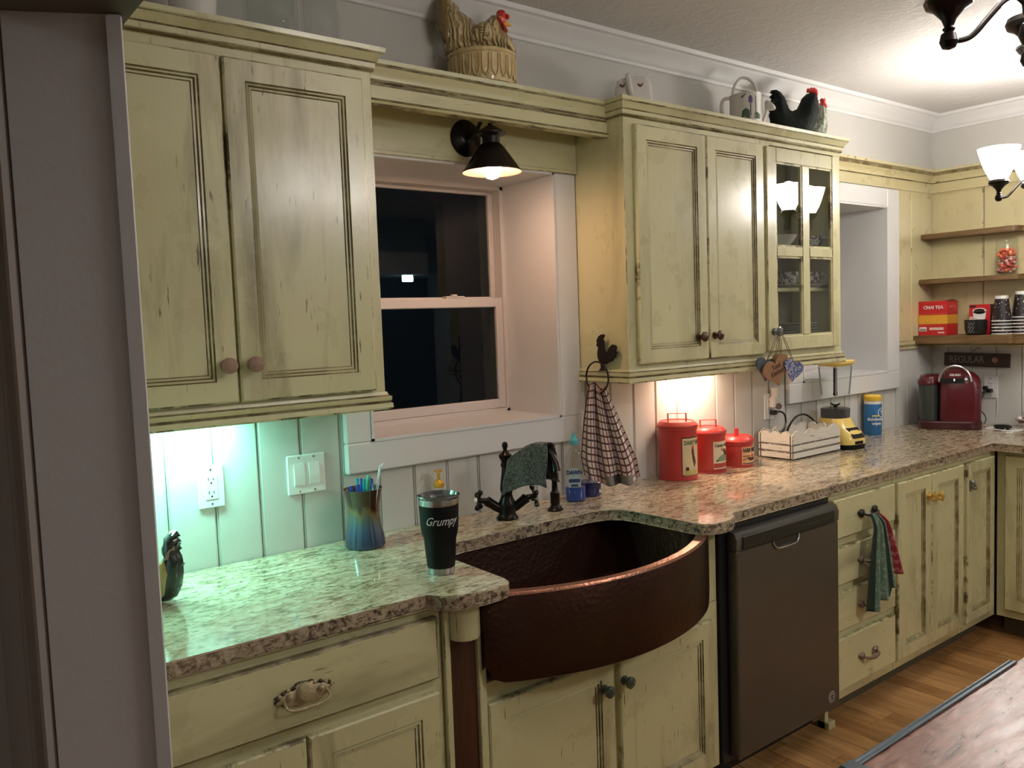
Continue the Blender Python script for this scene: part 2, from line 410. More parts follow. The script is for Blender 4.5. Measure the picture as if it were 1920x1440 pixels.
def arc(c, r, a0, a1, n): return [(c[0] + r * math.cos(a0 + (a1 - a0) * k / n), c[1] + r * math.sin(a0 + (a1 - a0) * k / n)) for k in range(n + 1)]

# ================================================================== SETTING
ZC = 2.565
def boxes(name, mats, bl, parent=None, bev=0.0, bmi=None):
    mb = MB()
    for b in bl: mb.box(*b, bev=bev, bmi=bmi)
    return mb.build(name, mats, parent)
XR = 2.656
w1 = (-0.8525, -0.1025, 1.200, 2.050); w2 = (1.384, 2.142, 1.214, 2.059)
wb = struct('wall_back')
boxes('plaster', m_wall, [(-4.2, w1[0], 0, 0.42, 0, 2.7), (w1[0], w1[1], 0, 0.42, 0, w1[2]), (w1[0], w1[1], 0, 0.42, w1[3], 2.7), (w1[1], w2[0], 0, 0.42, 0, 2.7),
                          (w2[0], w2[1], 0, 0.42, 0, w2[2]), (w2[0], w2[1], 0, 0.42, w2[3], 2.7), (w2[1], 3.0, 0, 0.42, 0, 2.7)], wb)
PW = 0.1232
bx = [2.503 - PW * k for k in range(-1, 36)]; bx = sorted(b for b in bx if b > -1.70)
bx[-1] = XR
def topz(x):
    return 1.115 if -0.9 < x < -0.03 else (1.128 if 1.30 < x < 2.23 else (1.33 if x > 2.23 else 1.36))
for i in range(len(bx) - 1):
    a, b = bx[i] + 0.0012, bx[i + 1] - 0.0012
    a = max(a, -1.668)
    cuts = [a] + [c for c in (-0.9, -0.03, 1.30, 2.23) if a < c < b] + [b]
    poly = [(a, 0.90)]
    poly.append((b, 0.90))
    for k in range(len(cuts) - 1, 0, -1):
        z = topz((cuts[k] + cuts[k - 1]) / 2); poly += [(cuts[k], z), (cuts[k - 1], z)]
    mb = MB(); mb.prism(poly, -0.012, 0.0, 0, axis='y', bev=0.005)
    mb.build('plank', m_bead, wb)
for a, b in ((2.24, 2.4285), (2.4315, XR)):
    mb = MB(); mb.box(a, b, -0.012, 0, 1.36, 2.17, 0, 0.004, 2); mb.build('plank', YEL, wb)
wr = struct('wall_right')
boxes('plaster', m_wall, [(XR + 0.012, 3.0, -4.6, 0, 0, 2.7)], wr)
ys = [0.0, -0.0985, -0.2217, -0.3449, -0.4681, -0.5913, -0.7145, -0.8377, -0.9609]
for a, b in zip(ys[:-1], ys[1:]):
    mb = MB(); mb.box(XR, XR + 0.012, b + 0.0012, a - 0.0012, 0.90, 1.33, 0, 0.003); mb.build('plank', m_bead, wr)
ys = [0.0, -0.279, -0.56, -0.84, -1.12]
for a, b in zip(ys[:-1], ys[1:]):
    mb = MB(); mb.box(XR, XR + 0.012, b + 0.0015, a - 0.0015, 1.33, 2.17, 0, 0.005, 2); mb.build('plank', YEL, wr)
# partition with the opening the photographer looks through
JP1 = (-1.668, -0.793); JP2 = (-1.827, -0.716)
mb = MB(); mb.prism([JP1, (-1.668, 0.0), (-1.827, 0.0), JP2], 0, 2.7); wl = mb.build('wall_left', m_jamb); wl['kind'] = 'structure'
mb = MB(); d = Vector((JP2[0] - JP1[0], JP2[1] - JP1[1])).normalized(); nn = Vector((-d.y, d.x)); nn = nn if nn.y < 0 else -nn
def jp(s_, t_): return (JP1[0] + d.x * s_ + nn.x * t_, JP1[1] + d.y * s_ + nn.y * t_)
mb.prism([jp(0.0, 0.0), jp(0.0, 0.011), jp(0.022, 0.011), jp(0.022, 0.0)], 0, 2.05, bev=0.003)
mb.build('edge_bead', m_jamb, wl)
mb = MB(); mb.box(-1.846, -1.828, -0.712, -0.62, 0, 2.08, bev=0.004); mb.box(-1.852, -1.828, -0.62, -0.60, 0, 2.08, bev=0.004)
mb.build('door_casing', m_dimwall, wl)
mb = MB(); mb.box(-1.846, -1.655, -2.9, -0.70, 2.052, 2.7); h = mb.build('trim_1', mat('header_shaded', (0.13, 0.12, 0.10), 0.6)); h['kind'] = 'structure'; h['label'] = 'shaded header over the opening, above the grey jamb'  # shade on the header is put into its dark colour
mb = MB(); mb.box(-1.827, -1.668, -4.6, -2.9, 0, 2.7); wl2 = mb.build('partition_stub', m_dimwall, wl)
o = MB().box(-4.3, -4.2, -4.6, 0, 0, 2.7).build('wall_far_left', m_dimwall); o['kind'] = 'structure'
o = MB().box(-4.3, 3.0, -4.7, -4.6, 0, 2.7).build('wall_front', m_wall); o['kind'] = 'structure'
o = MB().box(-4.3, 3.0, -4.7, 0.0, ZC, 2.75).build('ceiling', m_ceil); o['kind'] = 'structure'
fl = struct('floor')
boxes('subfloor', m_floorm[1], [(-4.3, 3.0, -4.7, 0.0, -0.1, -0.012)], fl)
fw_ = 0.083; x = -0.60; i = 0
while x < 2.62:
    y = -0.30 - random.uniform(0, 0.6); a = 0.0
    lims = [0.0, y, y - random.uniform(0.7, 1.1), -2.3]
    for k in range(3):
        mb = MB(); mb.box(x + 0.0008, x + fw_ - 0.0008, lims[k + 1] + 0.0008, lims[k] - 0.0008, -0.012, random.uniform(-0.0006, 0.0), 0, 0.0012)
        mb.build('plank', m_floorm[random.randrange(4)], fl)
    x += fw_; i += 1
boxes('outer_boards', m_floorm[0], [(-4.3, -0.601, -4.7, 0, -0.012, 0), (-0.601, 3.0, -4.7, -2.301, -0.012, 0)], fl)
# white crown at the ceiling
cp = [(0, 2.485), (0.010, 2.487), (0.012, 2.497), (0.020, 2.502), (0.026, 2.512), (0.045, 2.530), (0.066, 2.541), (0.072, 2.548), (0.086, 2.551), (0.090, ZC), (0, ZC)]
mb = MB(); sweep(mb, cp, [(-1.66, -0.0), (XR + 0.012, 0.0), (XR + 0.012, -4.6)], side=1); o = mb.build('trim_2', m_white); o['kind'] = 'structure'; o['label'] = 'white crown moulding along the ceiling'
yp = [(0, 2.158), (0.017, 2.158), (0.018, 2.208), (0.026, 2.212), (0.026, 2.218), (0.036, 2.236), (0.046, 2.246), (0.050, 2.262), (0.056, 2.264), (0.056, 2.276), (0, 2.280)]
mis = [0, 0, 1, 2, 0, 0, 1, 0, 2, 0, 0]
mb = MB(); sweep(mb, yp, [(1.303, -0.0), (XR, 0.0), (XR, -2.4)], mis); o = mb.build('trim_3', YEL); o['kind'] = 'structure'; o['label'] = 'butter yellow rail moulding across the top of the boards'
mp = [(0, 1.322), (0.022, 1.322), (0.024, 1.334), (0.016, 1.338), (0.024, 1.346), (0.024, 1.362), (0.012, 1.366), (0, 1.366)]
mb = MB(); sweep(mb, mp, [(2.262, -0.0), (XR, 0.0), (XR, -2.4)], [0, 2, 1, 2, 0, 1, 0, 0]); o = mb.build('trim_4', YEL); o['kind'] = 'structure'; o['label'] = 'pale yellow chair rail under the boards'

# windows
m_reveal = m_white
def window(name, w, out, slide):
    x0, x1, z0, z1 = w; o = struct(name); D = 0.25
    ox0, ox1, oz0, oz1 = out
    def cas(nm, a): mb = MB(); mb.box(*a, bev=0.004); return mb.build(nm, m_white, o)
    cas('casing_board', (ox0, x0 + 0.0, -0.034, -0.012, z0, oz1)); cas('casing_board', (x1, ox1, -0.034, -0.012, z0, oz1))
    cas('casing_board', (ox0, ox1, -0.034, -0.012, oz0, z0)); cas('casing_board', (x0, x1, -0.034, -0.012, z1, oz1))
    mb = MB(); t = 0.008
    mb.box(x0, x0 + t, -0.036, D + .08, z0, z1); mb.box(x1 - t, x1, -0.036, D + .08, z0, z1); mb.box(x0, x1, -0.036, D + .08, z0 - 0.001, z0 + t); mb.box(x0, x1, -0.036, D + .08, z1 - t, z1)
    mb.box(x0, x1, -0.012, 0.0, z0 - .001, z0 + .001)
    mb.build('reveal', m_reveal, o)
    m_f = mat('window_vinyl', (0.60, 0.56, 0.53), 0.4)
    mb = MB(); f = 0.022
    mb.box(x0, x0 + f, D, D + 0.09, z0, z1, 0, 0.002); mb.box(x1 - f, x1, D, D + 0.09, z0, z1, 0, 0.002); mb.box(x0, x1, D, D + 0.09, z1 - 0.022, z1, 0, 0.002); mb.box(x0, x1, D, D + 0.09, z0, z0 + 0.02, 0, 0.002)
    mb.build('window_frame', m_f, o)
    zm = z0 + 0.435
    def sash(a0, a1, b0, b1, y0, s_, bt, tp):
        mb = MB(); mb.box(a0, a0 + s_, y0, y0 + 0.03, b0, b1, 0, 0.003); mb.box(a1 - s_, a1, y0, y0 + 0.03, b0, b1, 0, 0.003)
        mb.box(a0 + s_, a1 - s_, y0, y0 + 0.03, b0, b0 + bt, 0, 0.003); mb.box(a0 + s_, a1 - s_, y0, y0 + 0.03, b1 - tp, b1, 0, 0.003)
        q = mb.build('sash', m_f, o)
        MB().box(a0 + s_ - .004, a1 - s_ + .004, y0 + 0.012, y0 + 0.016, b0 + bt - .004, b1 - tp + .004).build('pane', m_pane, q)
    sash(x0 + f, x1 - f, z0 + 0.02, zm - 0.002, D + 0.004, 0.030, 0.035, 0.034)
    sash(x0 + f, x1 - f, zm - 0.030, z1 - 0.022, D + 0.045, 0.020, 0.034, 0.012)
    mb = MB(); mb.box(x1 - f - 0.25, x1 - f - 0.17, D + 0.004, D + 0.034, zm - 0.002, zm + 0.006, 0, 0.002); mb.box(x1 - f - 0.225, x1 - f - 0.205, D + 0.0, D + 0.02, zm + 0.004, zm + 0.012, 0, 0.002)
    mb.build('sash_lock', m_f, o)
    return o
window('window_1', w1, (-0.936, -0.002, 1.110, 2.052), 0)
window('window_2', w2, (1.2695, 2.261, 1.123, 2.150), 0)

# ================================================================== CABINETS
def knob(parent, loc, kind, r=0.017, face=(0, -1)):
    mb = MB(); base = Matrix.Rotation(PI / 2, 4, 'X')   # z -> -y
    prof = [(r * .75, 0), (r * .8, 0.003), (r * .38, 0.006), (r * .34, 0.014), (r * .7, 0.018), (r * 1.0, 0.024), (r * .98, 0.030), (r * .6, 0.034), (r * .12, 0.036)]
    if kind == 'glass': mb.lathe(prof, (0, 0, 0), 8, mtx=base)
    elif kind == 'flower':
        mb.lathe(prof, (0, 0, 0), 30, mtx=base, wob=lambda a, z: 1 + (0.22 * math.cos(5 * a) if z > 0.015 else 0))
    else: mb.lathe(prof, (0, 0, 0), 28, mtx=base, wob=lambda a, z: 1 + (0.02 * math.cos(7 * a) if z > 0.015 else 0))
    m = {'wood': mat('knob_pink', (0.30, 0.185, 0.125), 0.5, bump=.4, bscale=90), 'bronze': mat('knob_bronze', (0.10, 0.06, 0.035), 0.25, 0.6, bump=.4, bscale=90), 'glass': mat('knob_glass', (0.25, 0.27, 0.28), 0.08, 0.75),
         'flower': m_gold, 'pewter': mat('pewter', (0.22, 0.21, 0.19), 0.3, 0.8), 'teal': mat('knob_teal', (0.07, 0.095, 0.08), 0.15, 0.3, coat=.5)}[kind]
    o = mb.build('knob', m, parent, loc=loc); return o
def pull(parent, loc, kind):
    mb = MB()
    if kind == 'ornate':
        n = 44; R0, R1, R2 = [], [], []
        for k in range(n):
            a = 2 * PI * k / n; sc = 1 + 0.06 * math.cos(11 * a)
            x = 0.066 * math.cos(a) * sc; z = 0.021 * math.sin(a) * sc + (0.009 if abs(math.cos(a)) < 0.35 and math.sin(a) > 0 else 0) - 0.006 * (1 - math.cos(a) ** 2)
            R0.append((x, 0, z)); R1.append((x * 0.95, -0.006, z * 0.9)); R2.append((x * 0.7, -0.009, z * 0.55))
        mb.rings([R0, R1, R2], [1, 0, 0])
        for k in range(12):
            a = PI * (k + .5) / 12; mb.sphere((0.060 * math.cos(a), -0.006, 0.019 * math.sin(a)), 0.0045, 8, 1 if k % 2 else 0)
        mb.lathe([(0.020, 0), (0.021, 0.008), (0.016, 0.017), (0.004, 0.020)], (0, -0.004, 0.003), 20, mtx=Matrix.Rotation(PI / 2, 4, 'X'))
        for s_ in (-1, 1): mb.sphere((s_ * 0.035, -0.010, 0.002), 0.008, 10, 0)
        pts = [(-0.047, -0.004, -0.004), (-0.049, -0.018, -0.010), (-0.044, -0.026, -0.018), (-0.025, -0.028, -0.022), (0, -0.028, -0.023), (0.025, -0.028, -0.022), (0.044, -0.026, -0.018), (0.049, -0.018, -0.010), (0.047, -0.004, -0.004)]
        mb.tube(pts, 0.0032, 8)
        mats = [mat('pull_cream', (0.46, 0.38, 0.23), 0.35, 0.3, bump=0.4, bscale=120), mat('pull_dark', (0.05, 0.035, 0.015), 0.5)]
    else:
        dk = kind == 'dark'
        for s_ in (-1, 1):
            mb.sphere((s_ * 0.046, -0.006, 0), 0.014 if not dk else 0.017, 12, 0, (1, 0.6, 1)); mb.sphere((s_ * 0.060, -0.004, 0.004), 0.008, 10, 0, (1, .6, 1)); mb.sphere((s_ * 0.034, -0.005, -0.007), 0.007, 10, 0, (1, .6, 1))
        mb.tube([(-0.046, -0.010, 0), (-0.036, -0.026, -0.004), (0, -0.032, -0.007), (0.036, -0.026, -0.004), (0.046, -0.010, 0)], [0.004, .006, .007, .006, .004], 8)
        mats = [mat('pull_dark_iron', (0.035, 0.030, 0.024), 0.35, 0.5) if dk else mat('pull_pewter', (0.24, 0.17, 0.13), 0.35, 0.5, bump=0.4, bscale=100)]
    return mb.build('handle', mats, parent, loc=loc)
CRP = [(0, 2.203), (0.004, 2.204), (0.008, 2.208), (0.006, 2.212), (0.009, 2.214), (0.010, 2.226), (0.014, 2.229), (0.019, 2.240), (0.026, 2.247), (0.026, 2.250), (0.030, 2.252), (0.032, 2.263), (0, 2.263)]
CRM = [2, 1, 1, 2, 0, 1, 0, 0, 1, 2, 0, 0, 0]
LRP = [(0, 1.319), (0.012, 1.319), (0.015, 1.324), (0.014, 1.336), (0.009, 1.339), (0.012, 1.343), (0.013, 1.354), (0.006, 1.358), (0.003, 1.366), (0, 1.366)]
LRM = [0, 2, 0, 1, 1, 0, 1, 0, 0, 0]
def addpaint(o): return o
# left upper cabinet
lu = thing('wall_cabinet', 'distressed cream-green wall cabinet with two closed doors and pinkish knobs, left of the sink window', 'cabinet', (-1.3, 0, 1.36), 0)
def L(o, p):   # parent keeping world coordinates
    o.parent = p; o.matrix_parent_inverse = Matrix.Translation(p.location).inverted() if p.rotation_euler.z == 0 else p.matrix_world.inverted(); return o
def W0(p): p.location = (0, 0, 0); return p
lu.location = (0, 0, 0)
MB().box(-1.666, -0.932, -0.271, -0.013, 1.340, 2.262, 0, 0.002, 2).build('carcass', CAB, lu)
mb = MB(); sweep(mb, CRP, [(-1.666, -0.271), (-0.932, -0.271), (-0.932, -0.001)], CRM); mb.build('crown_molding', CAB, lu)
mb = MB(); sweep(mb, LRP, [(-1.666, -0.271), (-0.932, -0.271), (-0.932, -0.037)], LRM); mb.build('base_molding', CAB, lu)
d1 = MB().door(0.330, 0.806, 0.02, 0.055, -1.665, -0.2715, 1.373).build('door', CABW, lu)
d2 = MB().door(0.362, 0.806, 0.02, 0.055, -1.329, -0.2715, 1.373).build('door', CABW, lu)
knob(d1, (-1.363, -0.2915, 1.462), 'wood', 0.019); knob(d2, (-1.299, -0.2915, 1.462), 'wood', 0.019)
# right upper cabinet (hollow behind the glass door)
ru = thing('wall_cabinet', 'distressed cream-green wall cabinet with two solid doors and one glass-paned door', 'cabinet')
mb = MB(); P0 = CAB
mb.box(0, 0.745, -0.271, -0.013, 1.340, 2.262, 0, 0.002, 2)
mb.box(0.745, 1.30, -0.271, -0.037, 1.340, 1.388, 0); mb.box(0.745, 1.30, -0.271, -0.001, 2.190, 2.262, 0)
mb.box(1.282, 1.30, -0.271, -0.037, 1.388, 2.190, 0, 0.001, 2)
mb.box(0.745, 0.80, -0.271, -0.262, 1.388, 2.190, 0); mb.box(1.25, 1.282, -0.271, -0.262, 1.388, 2.190, 0)
mb.build('carcass', CAB, ru)
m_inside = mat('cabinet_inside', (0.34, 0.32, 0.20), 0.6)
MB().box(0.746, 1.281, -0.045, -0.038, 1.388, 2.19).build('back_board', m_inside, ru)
for z in (1.640, 1.800): MB().box(0.747, 1.281, -0.24, -0.046, z - 0.016, z, 0, 0.002).build('shelf', m_paint, ru)
mb = MB(); sweep(mb, CRP, [(0, -0.001), (0, -0.271), (1.30, -0.271), (1.30, -0.001)], CRM); mb.build('crown_molding', CAB, ru)
mb = MB(); sweep(mb, LRP, [(0, -0.013), (0, -0.271), (1.30, -0.271), (1.30, -0.037)], LRM); mb.build('base_molding', CAB, ru)
d1 = MB().door(0.357, 0.800, 0.02, 0.052, 0.040, -0.2715, 1.382).build('door', CAB, ru)
d2 = MB().door(0.336, 0.800, 0.02, 0.052, 0.402, -0.2715, 1.382).build('door', CAB, ru)
knob(d1, (0.340, -0.2915, 1.464), 'bronze', 0.018); knob(d2, (0.427, -0.2915, 1.466), 'bronze', 0.018)
gx0, gx1, gz0, gz1 = 0.756, 1.254, 1.390, 2.180
mb = MB()
for b in ((gx0, 0.818, gz0, gz1), (1.208, gx1, gz0, gz1), (0.818, 1.208, gz0, 1.446), (0.818, 1.208, 2.124, gz1), (0.992, 1.040, 1.446, 2.124), (0.818, 0.992, 1.760, 1.800), (1.040, 1.208, 1.760, 1.800)):
    mb.box(b[0], b[1], -0.2915, -0.2715, b[2], b[3], 0, 0.003, 2)
gd = mb.build('door', CAB, ru, loc=None); gd['label'] = 'door with four glass panes'
for a, b in ((0.818, 0.992), (1.040, 1.208)):
    for c, e in ((1.446, 1.760), (1.800, 2.124)):
        mb = MB(); t = 0.006
        mb.box(a, b, -0.288, -0.276, c, c + t, 0); mb.box(a, b, -0.288, -0.276, e - t, e, 0); mb.box(a, a + t, -0.288, -0.276, c, e, 0); mb.box(b - t, b, -0.288, -0.276, c, e, 0)
        mb.build('glazing_bead', [m_edge], gd)
        MB().box(a + 0.001, b - 0.001, -0.282, -0.279, c + 0.001, e - 0.001).build('pane', m_cabglass, gd)
knob(gd, (0.788, -0.2915, 1.466), 'glass', 0.020)
# valance over the window
va = thing('valance', 'cream valance with stepped molding spanning between the two wall cabinets above the sink window', 'valance')
vp = [(0, 2.148), (0.036, 2.148), (0.040, 2.154), (0.036, 2.160), (0.030, 2.163), (0.030, 2.197), (0.026, 2.200), (0.026, 2.204), (0.032, 2.207), (0.030, 2.214), (0.036, 2.232), (0.044, 2.244), (0.046, 2.249), (0.050, 2.251), (0.052, 2.262), (0, 2.262)]
vm = [2, 0, 1, 1, 0, 1, 1, 2, 1, 0, 0, 1, 2, 0, 0, 0]
mb = MB(); sweep(mb, vp, [(-0.931, -0.168), (-0.001, -0.168)], vm); mb.build('fascia', CABH, va)
MB().box(-0.931, -0.001, -0.166, -0.001, 2.244, 2.262, 0).build('top_board', CABH, va)
MB().box(-0.931, -0.001, -0.040, -0.035, 2.050, 2.243, 0, 0.001, 1).build('back_panel', CABH, va)
mb = MB(); mb.box(-0.931, -0.001, -0.044, -0.040, 2.050, 2.062, 0, 0.0015, 2); mb.build('trim_strip', CABH, va)
MB().box(-0.318, -0.262, -0.043, -0.040, 2.068, 2.128, 0, 0.001, 0).build('blank_plate', m_paint, va)
# base cabinets
FY = -0.590
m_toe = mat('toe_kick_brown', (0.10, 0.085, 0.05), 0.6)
def base(name, label, x0, x1, group=None, bot=0.10, top=0.878, toe=True):
    t = thing(name, label, 'cabinet')
    mb = MB(); mb.box(x0, x1, FY, -0.02, bot, top, 0, 0.001, 1); mb.build('carcass', CABH, t)
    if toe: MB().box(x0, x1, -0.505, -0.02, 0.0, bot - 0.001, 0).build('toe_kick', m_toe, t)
    return t
b1 = base('base_cabinet', 'distressed cream base cabinet with one wide drawer over two doors, under the left counter', -1.666, -0.992)
dr = MB().door(0.655, 0.148, 0.02, 0.05, -1.666, FY - 0.0005, 0.705, panel=False).build('drawer', [m_painth, m_glaze, m_glaze], b1)
mb = MB()
for (a, b_, c, e) in ((-1.664, -1.016, 0.8462, 0.8480), (-1.0175, -1.0157, 0.712, 0.848)): mb.box(a, b_, FY - 0.0209, FY - 0.0199, c, e, 0)
mb.build('scribed_line', [m_edge], dr)
pull(dr, (-1.350, FY - 0.0205, 0.776), 'ornate')
for a, w_ in ((-1.666, 0.316), (-1.343, 0.330)):
    MB().door(w_, 0.550, 0.02, 0.055, a, FY - 0.0005, 0.122).build('door', CABW, b1)
sb = thing('sink_cabinet', 'cream base cabinet with two doors, below the copper sink', 'cabinet')
mb = MB(); mb.box(-0.990, 0.043, -0.585, -0.02, 0.10, 0.640, 0, 0.001, 1); mb.box(-0.990, -0.900, -0.56, -0.02, 0.64, 0.878, 0); mb.box(-0.026, 0.043, -0.585, -0.02, 0.64, 0.878, 0, 0.002, 2)
mb.box(-0.901, -0.026, -0.20, -0.02, 0.64, 0.878, 0)
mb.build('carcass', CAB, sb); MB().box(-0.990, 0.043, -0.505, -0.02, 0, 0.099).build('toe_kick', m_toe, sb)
mb = MB(); mb.box(-0.990, -0.973, -0.603, -0.5855, 0.10, 0.878, 0, 0.002, 2); mb.build('stile', CAB, sb)
mb = MB(); mb.box(-0.893, -0.8705, -0.603, -0.5855, 0.10, 0.878, 0, 0.002, 2); mb.build('stile', CAB, sb)
mb = MB(); mb.lathe([(0.038, 0.785), (0.040, 0.792), (0.040, 0.8785)], (-0.933, -0.603, 0), 28, mi=0); mb.build('corner_post', CABW, sb)
mb = MB(); mb.box(-0.972, -0.894, -0.592, -0.5855, 0.10, 0.784, 0, 0.002); 
mb.build('post_recess', m_darkwood, sb)
d1 = MB().door(0.436, 0.470, 0.02, 0.055, -0.868, -0.5855, 0.122).build('door', CABW, sb)
d2 = MB().door(0.412, 0.470, 0.02, 0.055, -0.410, -0.5855, 0.122).build('door', CABW, sb)
knob(d1, (-0.478, -0.606, 0.514), 'teal', 0.017); knob(d2, (-0.398, -0.606, 0.517), 'teal', 0.017)
b2 = base('base_cabinet', 'cream base cabinet of four stacked drawers, right of the dishwasher', 0.672, 1.119)
pulls = ['dark', 'pewter', 'pewter', 'pewter']
for k, (a, b_) in enumerate(((0.714, 0.858), (0.540, 0.680), (0.368, 0.512), (0.144, 0.338))):
    q = MB().door(0.431, b_ - a, 0.02, 0.05, 0.677, FY - 0.0005, a, panel=False).build('drawer', CABH, b2)
    pull(q, (0.897, FY - 0.0205, (a + b_) / 2), pulls[k])
b3 = base('base_cabinet', 'cream base cabinet with a pair of tall doors and gold flower knobs', 1.120, 1.712)
d1 = MB().door(0.270, 0.716, 0.02, 0.055, 1.132, FY - 0.0005, 0.139).build('door', CABW, b3)
d2 = MB().door(0.288, 0.716, 0.02, 0.055, 1.406, FY - 0.0005, 0.139).build('door', CABW, b3)
knob(d1, (1.372, FY - 0.0205, 0.768), 'flower', 0.020); knob(d2, (1.432, FY - 0.0205, 0.762), 'flower', 0.020)
b4 = base('base_cabinet', 'cream corner base cabinet with one narrow door and a pewter latch', 1.713, 2.048)
d1 = MB().door(0.268, 0.716, 0.02, 0.05, 1.731, FY - 0.0005, 0.139).build('door', CABW, b4)
mb = MB(); mb.box(-0.008, 0.008, -0.006, 0, -0.026, 0.022, 0, 0.002); mb.sphere((0, -0.010, 0.012), 0.012, 12, 0); mb.sphere((0.010, -0.016, -0.012), 0.010, 12, 0, (1.3, 1, 1)); mb.tube([(0, -.012, .012), (.004, -.022, 0), (.010, -.018, -.012)], .004, 8)
mb.build('latch', mat('pewter_latch', (0.25, 0.24, 0.23), 0.3, 0.7), d1, loc=(1.750, FY - 0.0205, 0.758))
b5 = thing('base_cabinet', 'cream base cabinet along the right wall, at right angles to the long run', 'cabinet')
MB().box(2.050, XR, -2.2, -0.60, 0.10, 0.878, 0, 0.001, 1).build('carcass', CAB, b5)
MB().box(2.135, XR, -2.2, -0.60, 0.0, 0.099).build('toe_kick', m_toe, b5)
for k in range(3):
    q = MB().door(0.42, 0.716, 0.02, 0.055, 0, 0, 0); q.xf(Matrix.Translation((2.0495, -0.640 - 0.44 * k, 0.139)) @ Matrix.Rotation(-PI / 2, 4, 'Z')); q.build('door', CABW, b5)

# countertop
fr = [(-1.666, -0.610), (-1.040, -0.610), (-1.030, -0.622), (-1.024, -0.645), (-1.006, -0.668), (-0.975, -0.680), (-0.925, -0.688), (-0.875, -0.686), (-0.848, -0.678), (-0.836, -0.664), (-0.831, -0.640),
      (-0.829, -0.400), (-0.820, -0.350), (-0.795, -0.305), (-0.755, -0.281), (-0.70, -0.272), (-0.45, -0.272), (-0.20, -0.274), (-0.140, -0.288), (-0.108, -0.322), (-0.096, -0.380), (-0.090, -0.600), (-0.082, -0.640), (-0.060, -0.658), (-0.010, -0.668), (0.040, -0.660), (0.072, -0.640), (0.088, -0.612), (0.110, -0.605),
      (1.990, -0.605), (1.992, -2.2), (XR - .001, -2.2), (XR - .001, -0.013), (-1.666, -0.013)]
mb = MB(); mb.prism(fr, 0.8795, 0.915, 0, 1, bev=0.003, bmi=0)
ct = mb.build('countertop', [m_gran, m_grane]); tag(ct, 'speckled beige granite countertop running the whole length of the kitchen and turning the corner', 'countertop')

# copper sink
sk = thing('farmhouse_sink', 'dark copper farmhouse sink with a bowed apron front and bright hammered rim', 'sink')
def foot(inset, z, zf=None, zc=0.0, bow=0.0):
    cx, hw = -0.4575, 0.4275 - inset; pts = []; n = 40
    ye, ym = -0.618 + inset, -0.752 + inset + bow
    sg = ye - ym; R = (hw * hw + sg * sg) / (2 * sg); cy = ym + R; ac = math.asin(hw / R)
    for k in range(n + 1):
        a = -ac + 2 * ac * k / n; x = cx + R * math.sin(a); y = cy - R * math.cos(a)
        e = min(abs(x - (cx - hw)), abs(x - (cx + hw))); r = 0.045
        zz = z + (zc * (r - math.sqrt(max(0, r * r - (r - e) ** 2))) / r if e < r and zc else 0)
        pts.append((x, y, zz))
    yb = -0.228 - inset * 0.6
    for k in range(9): pts.append((cx + hw, ye + (yb - ye) * (k + 1) / 10, z))
    for k in range(41): pts.append((cx + hw - 2 * hw * k / 40, yb, z))
    for k in range(9): pts.append((cx - hw, yb + (ye - yb) * (k + 1) / 10, z))
    return pts
mb = MB()
mb.rings([foot(0.012, 0.648, zc=0.045), foot(0.0, 0.656, zc=0.045), foot(0, 0.872), foot(0.004, 0.879), foot(0.024, 0.879), foot(0.028, 0.872), foot(0.032, 0.70), foot(0.06, 0.668)],
         [0, 0, 1, 1, 1, 0, 0, 0], True, True)
mb.build('basin', [m_copper, m_copperrim], sk, auto=50)
mb = MB(); mb.lathe([(0.045, 0), (0.045, 0.003), (0.03, 0.004), (0.028, 0.001)], (-0.4575, -0.45, 0.668), 24); mb.build('drain', m_bronze, sk)

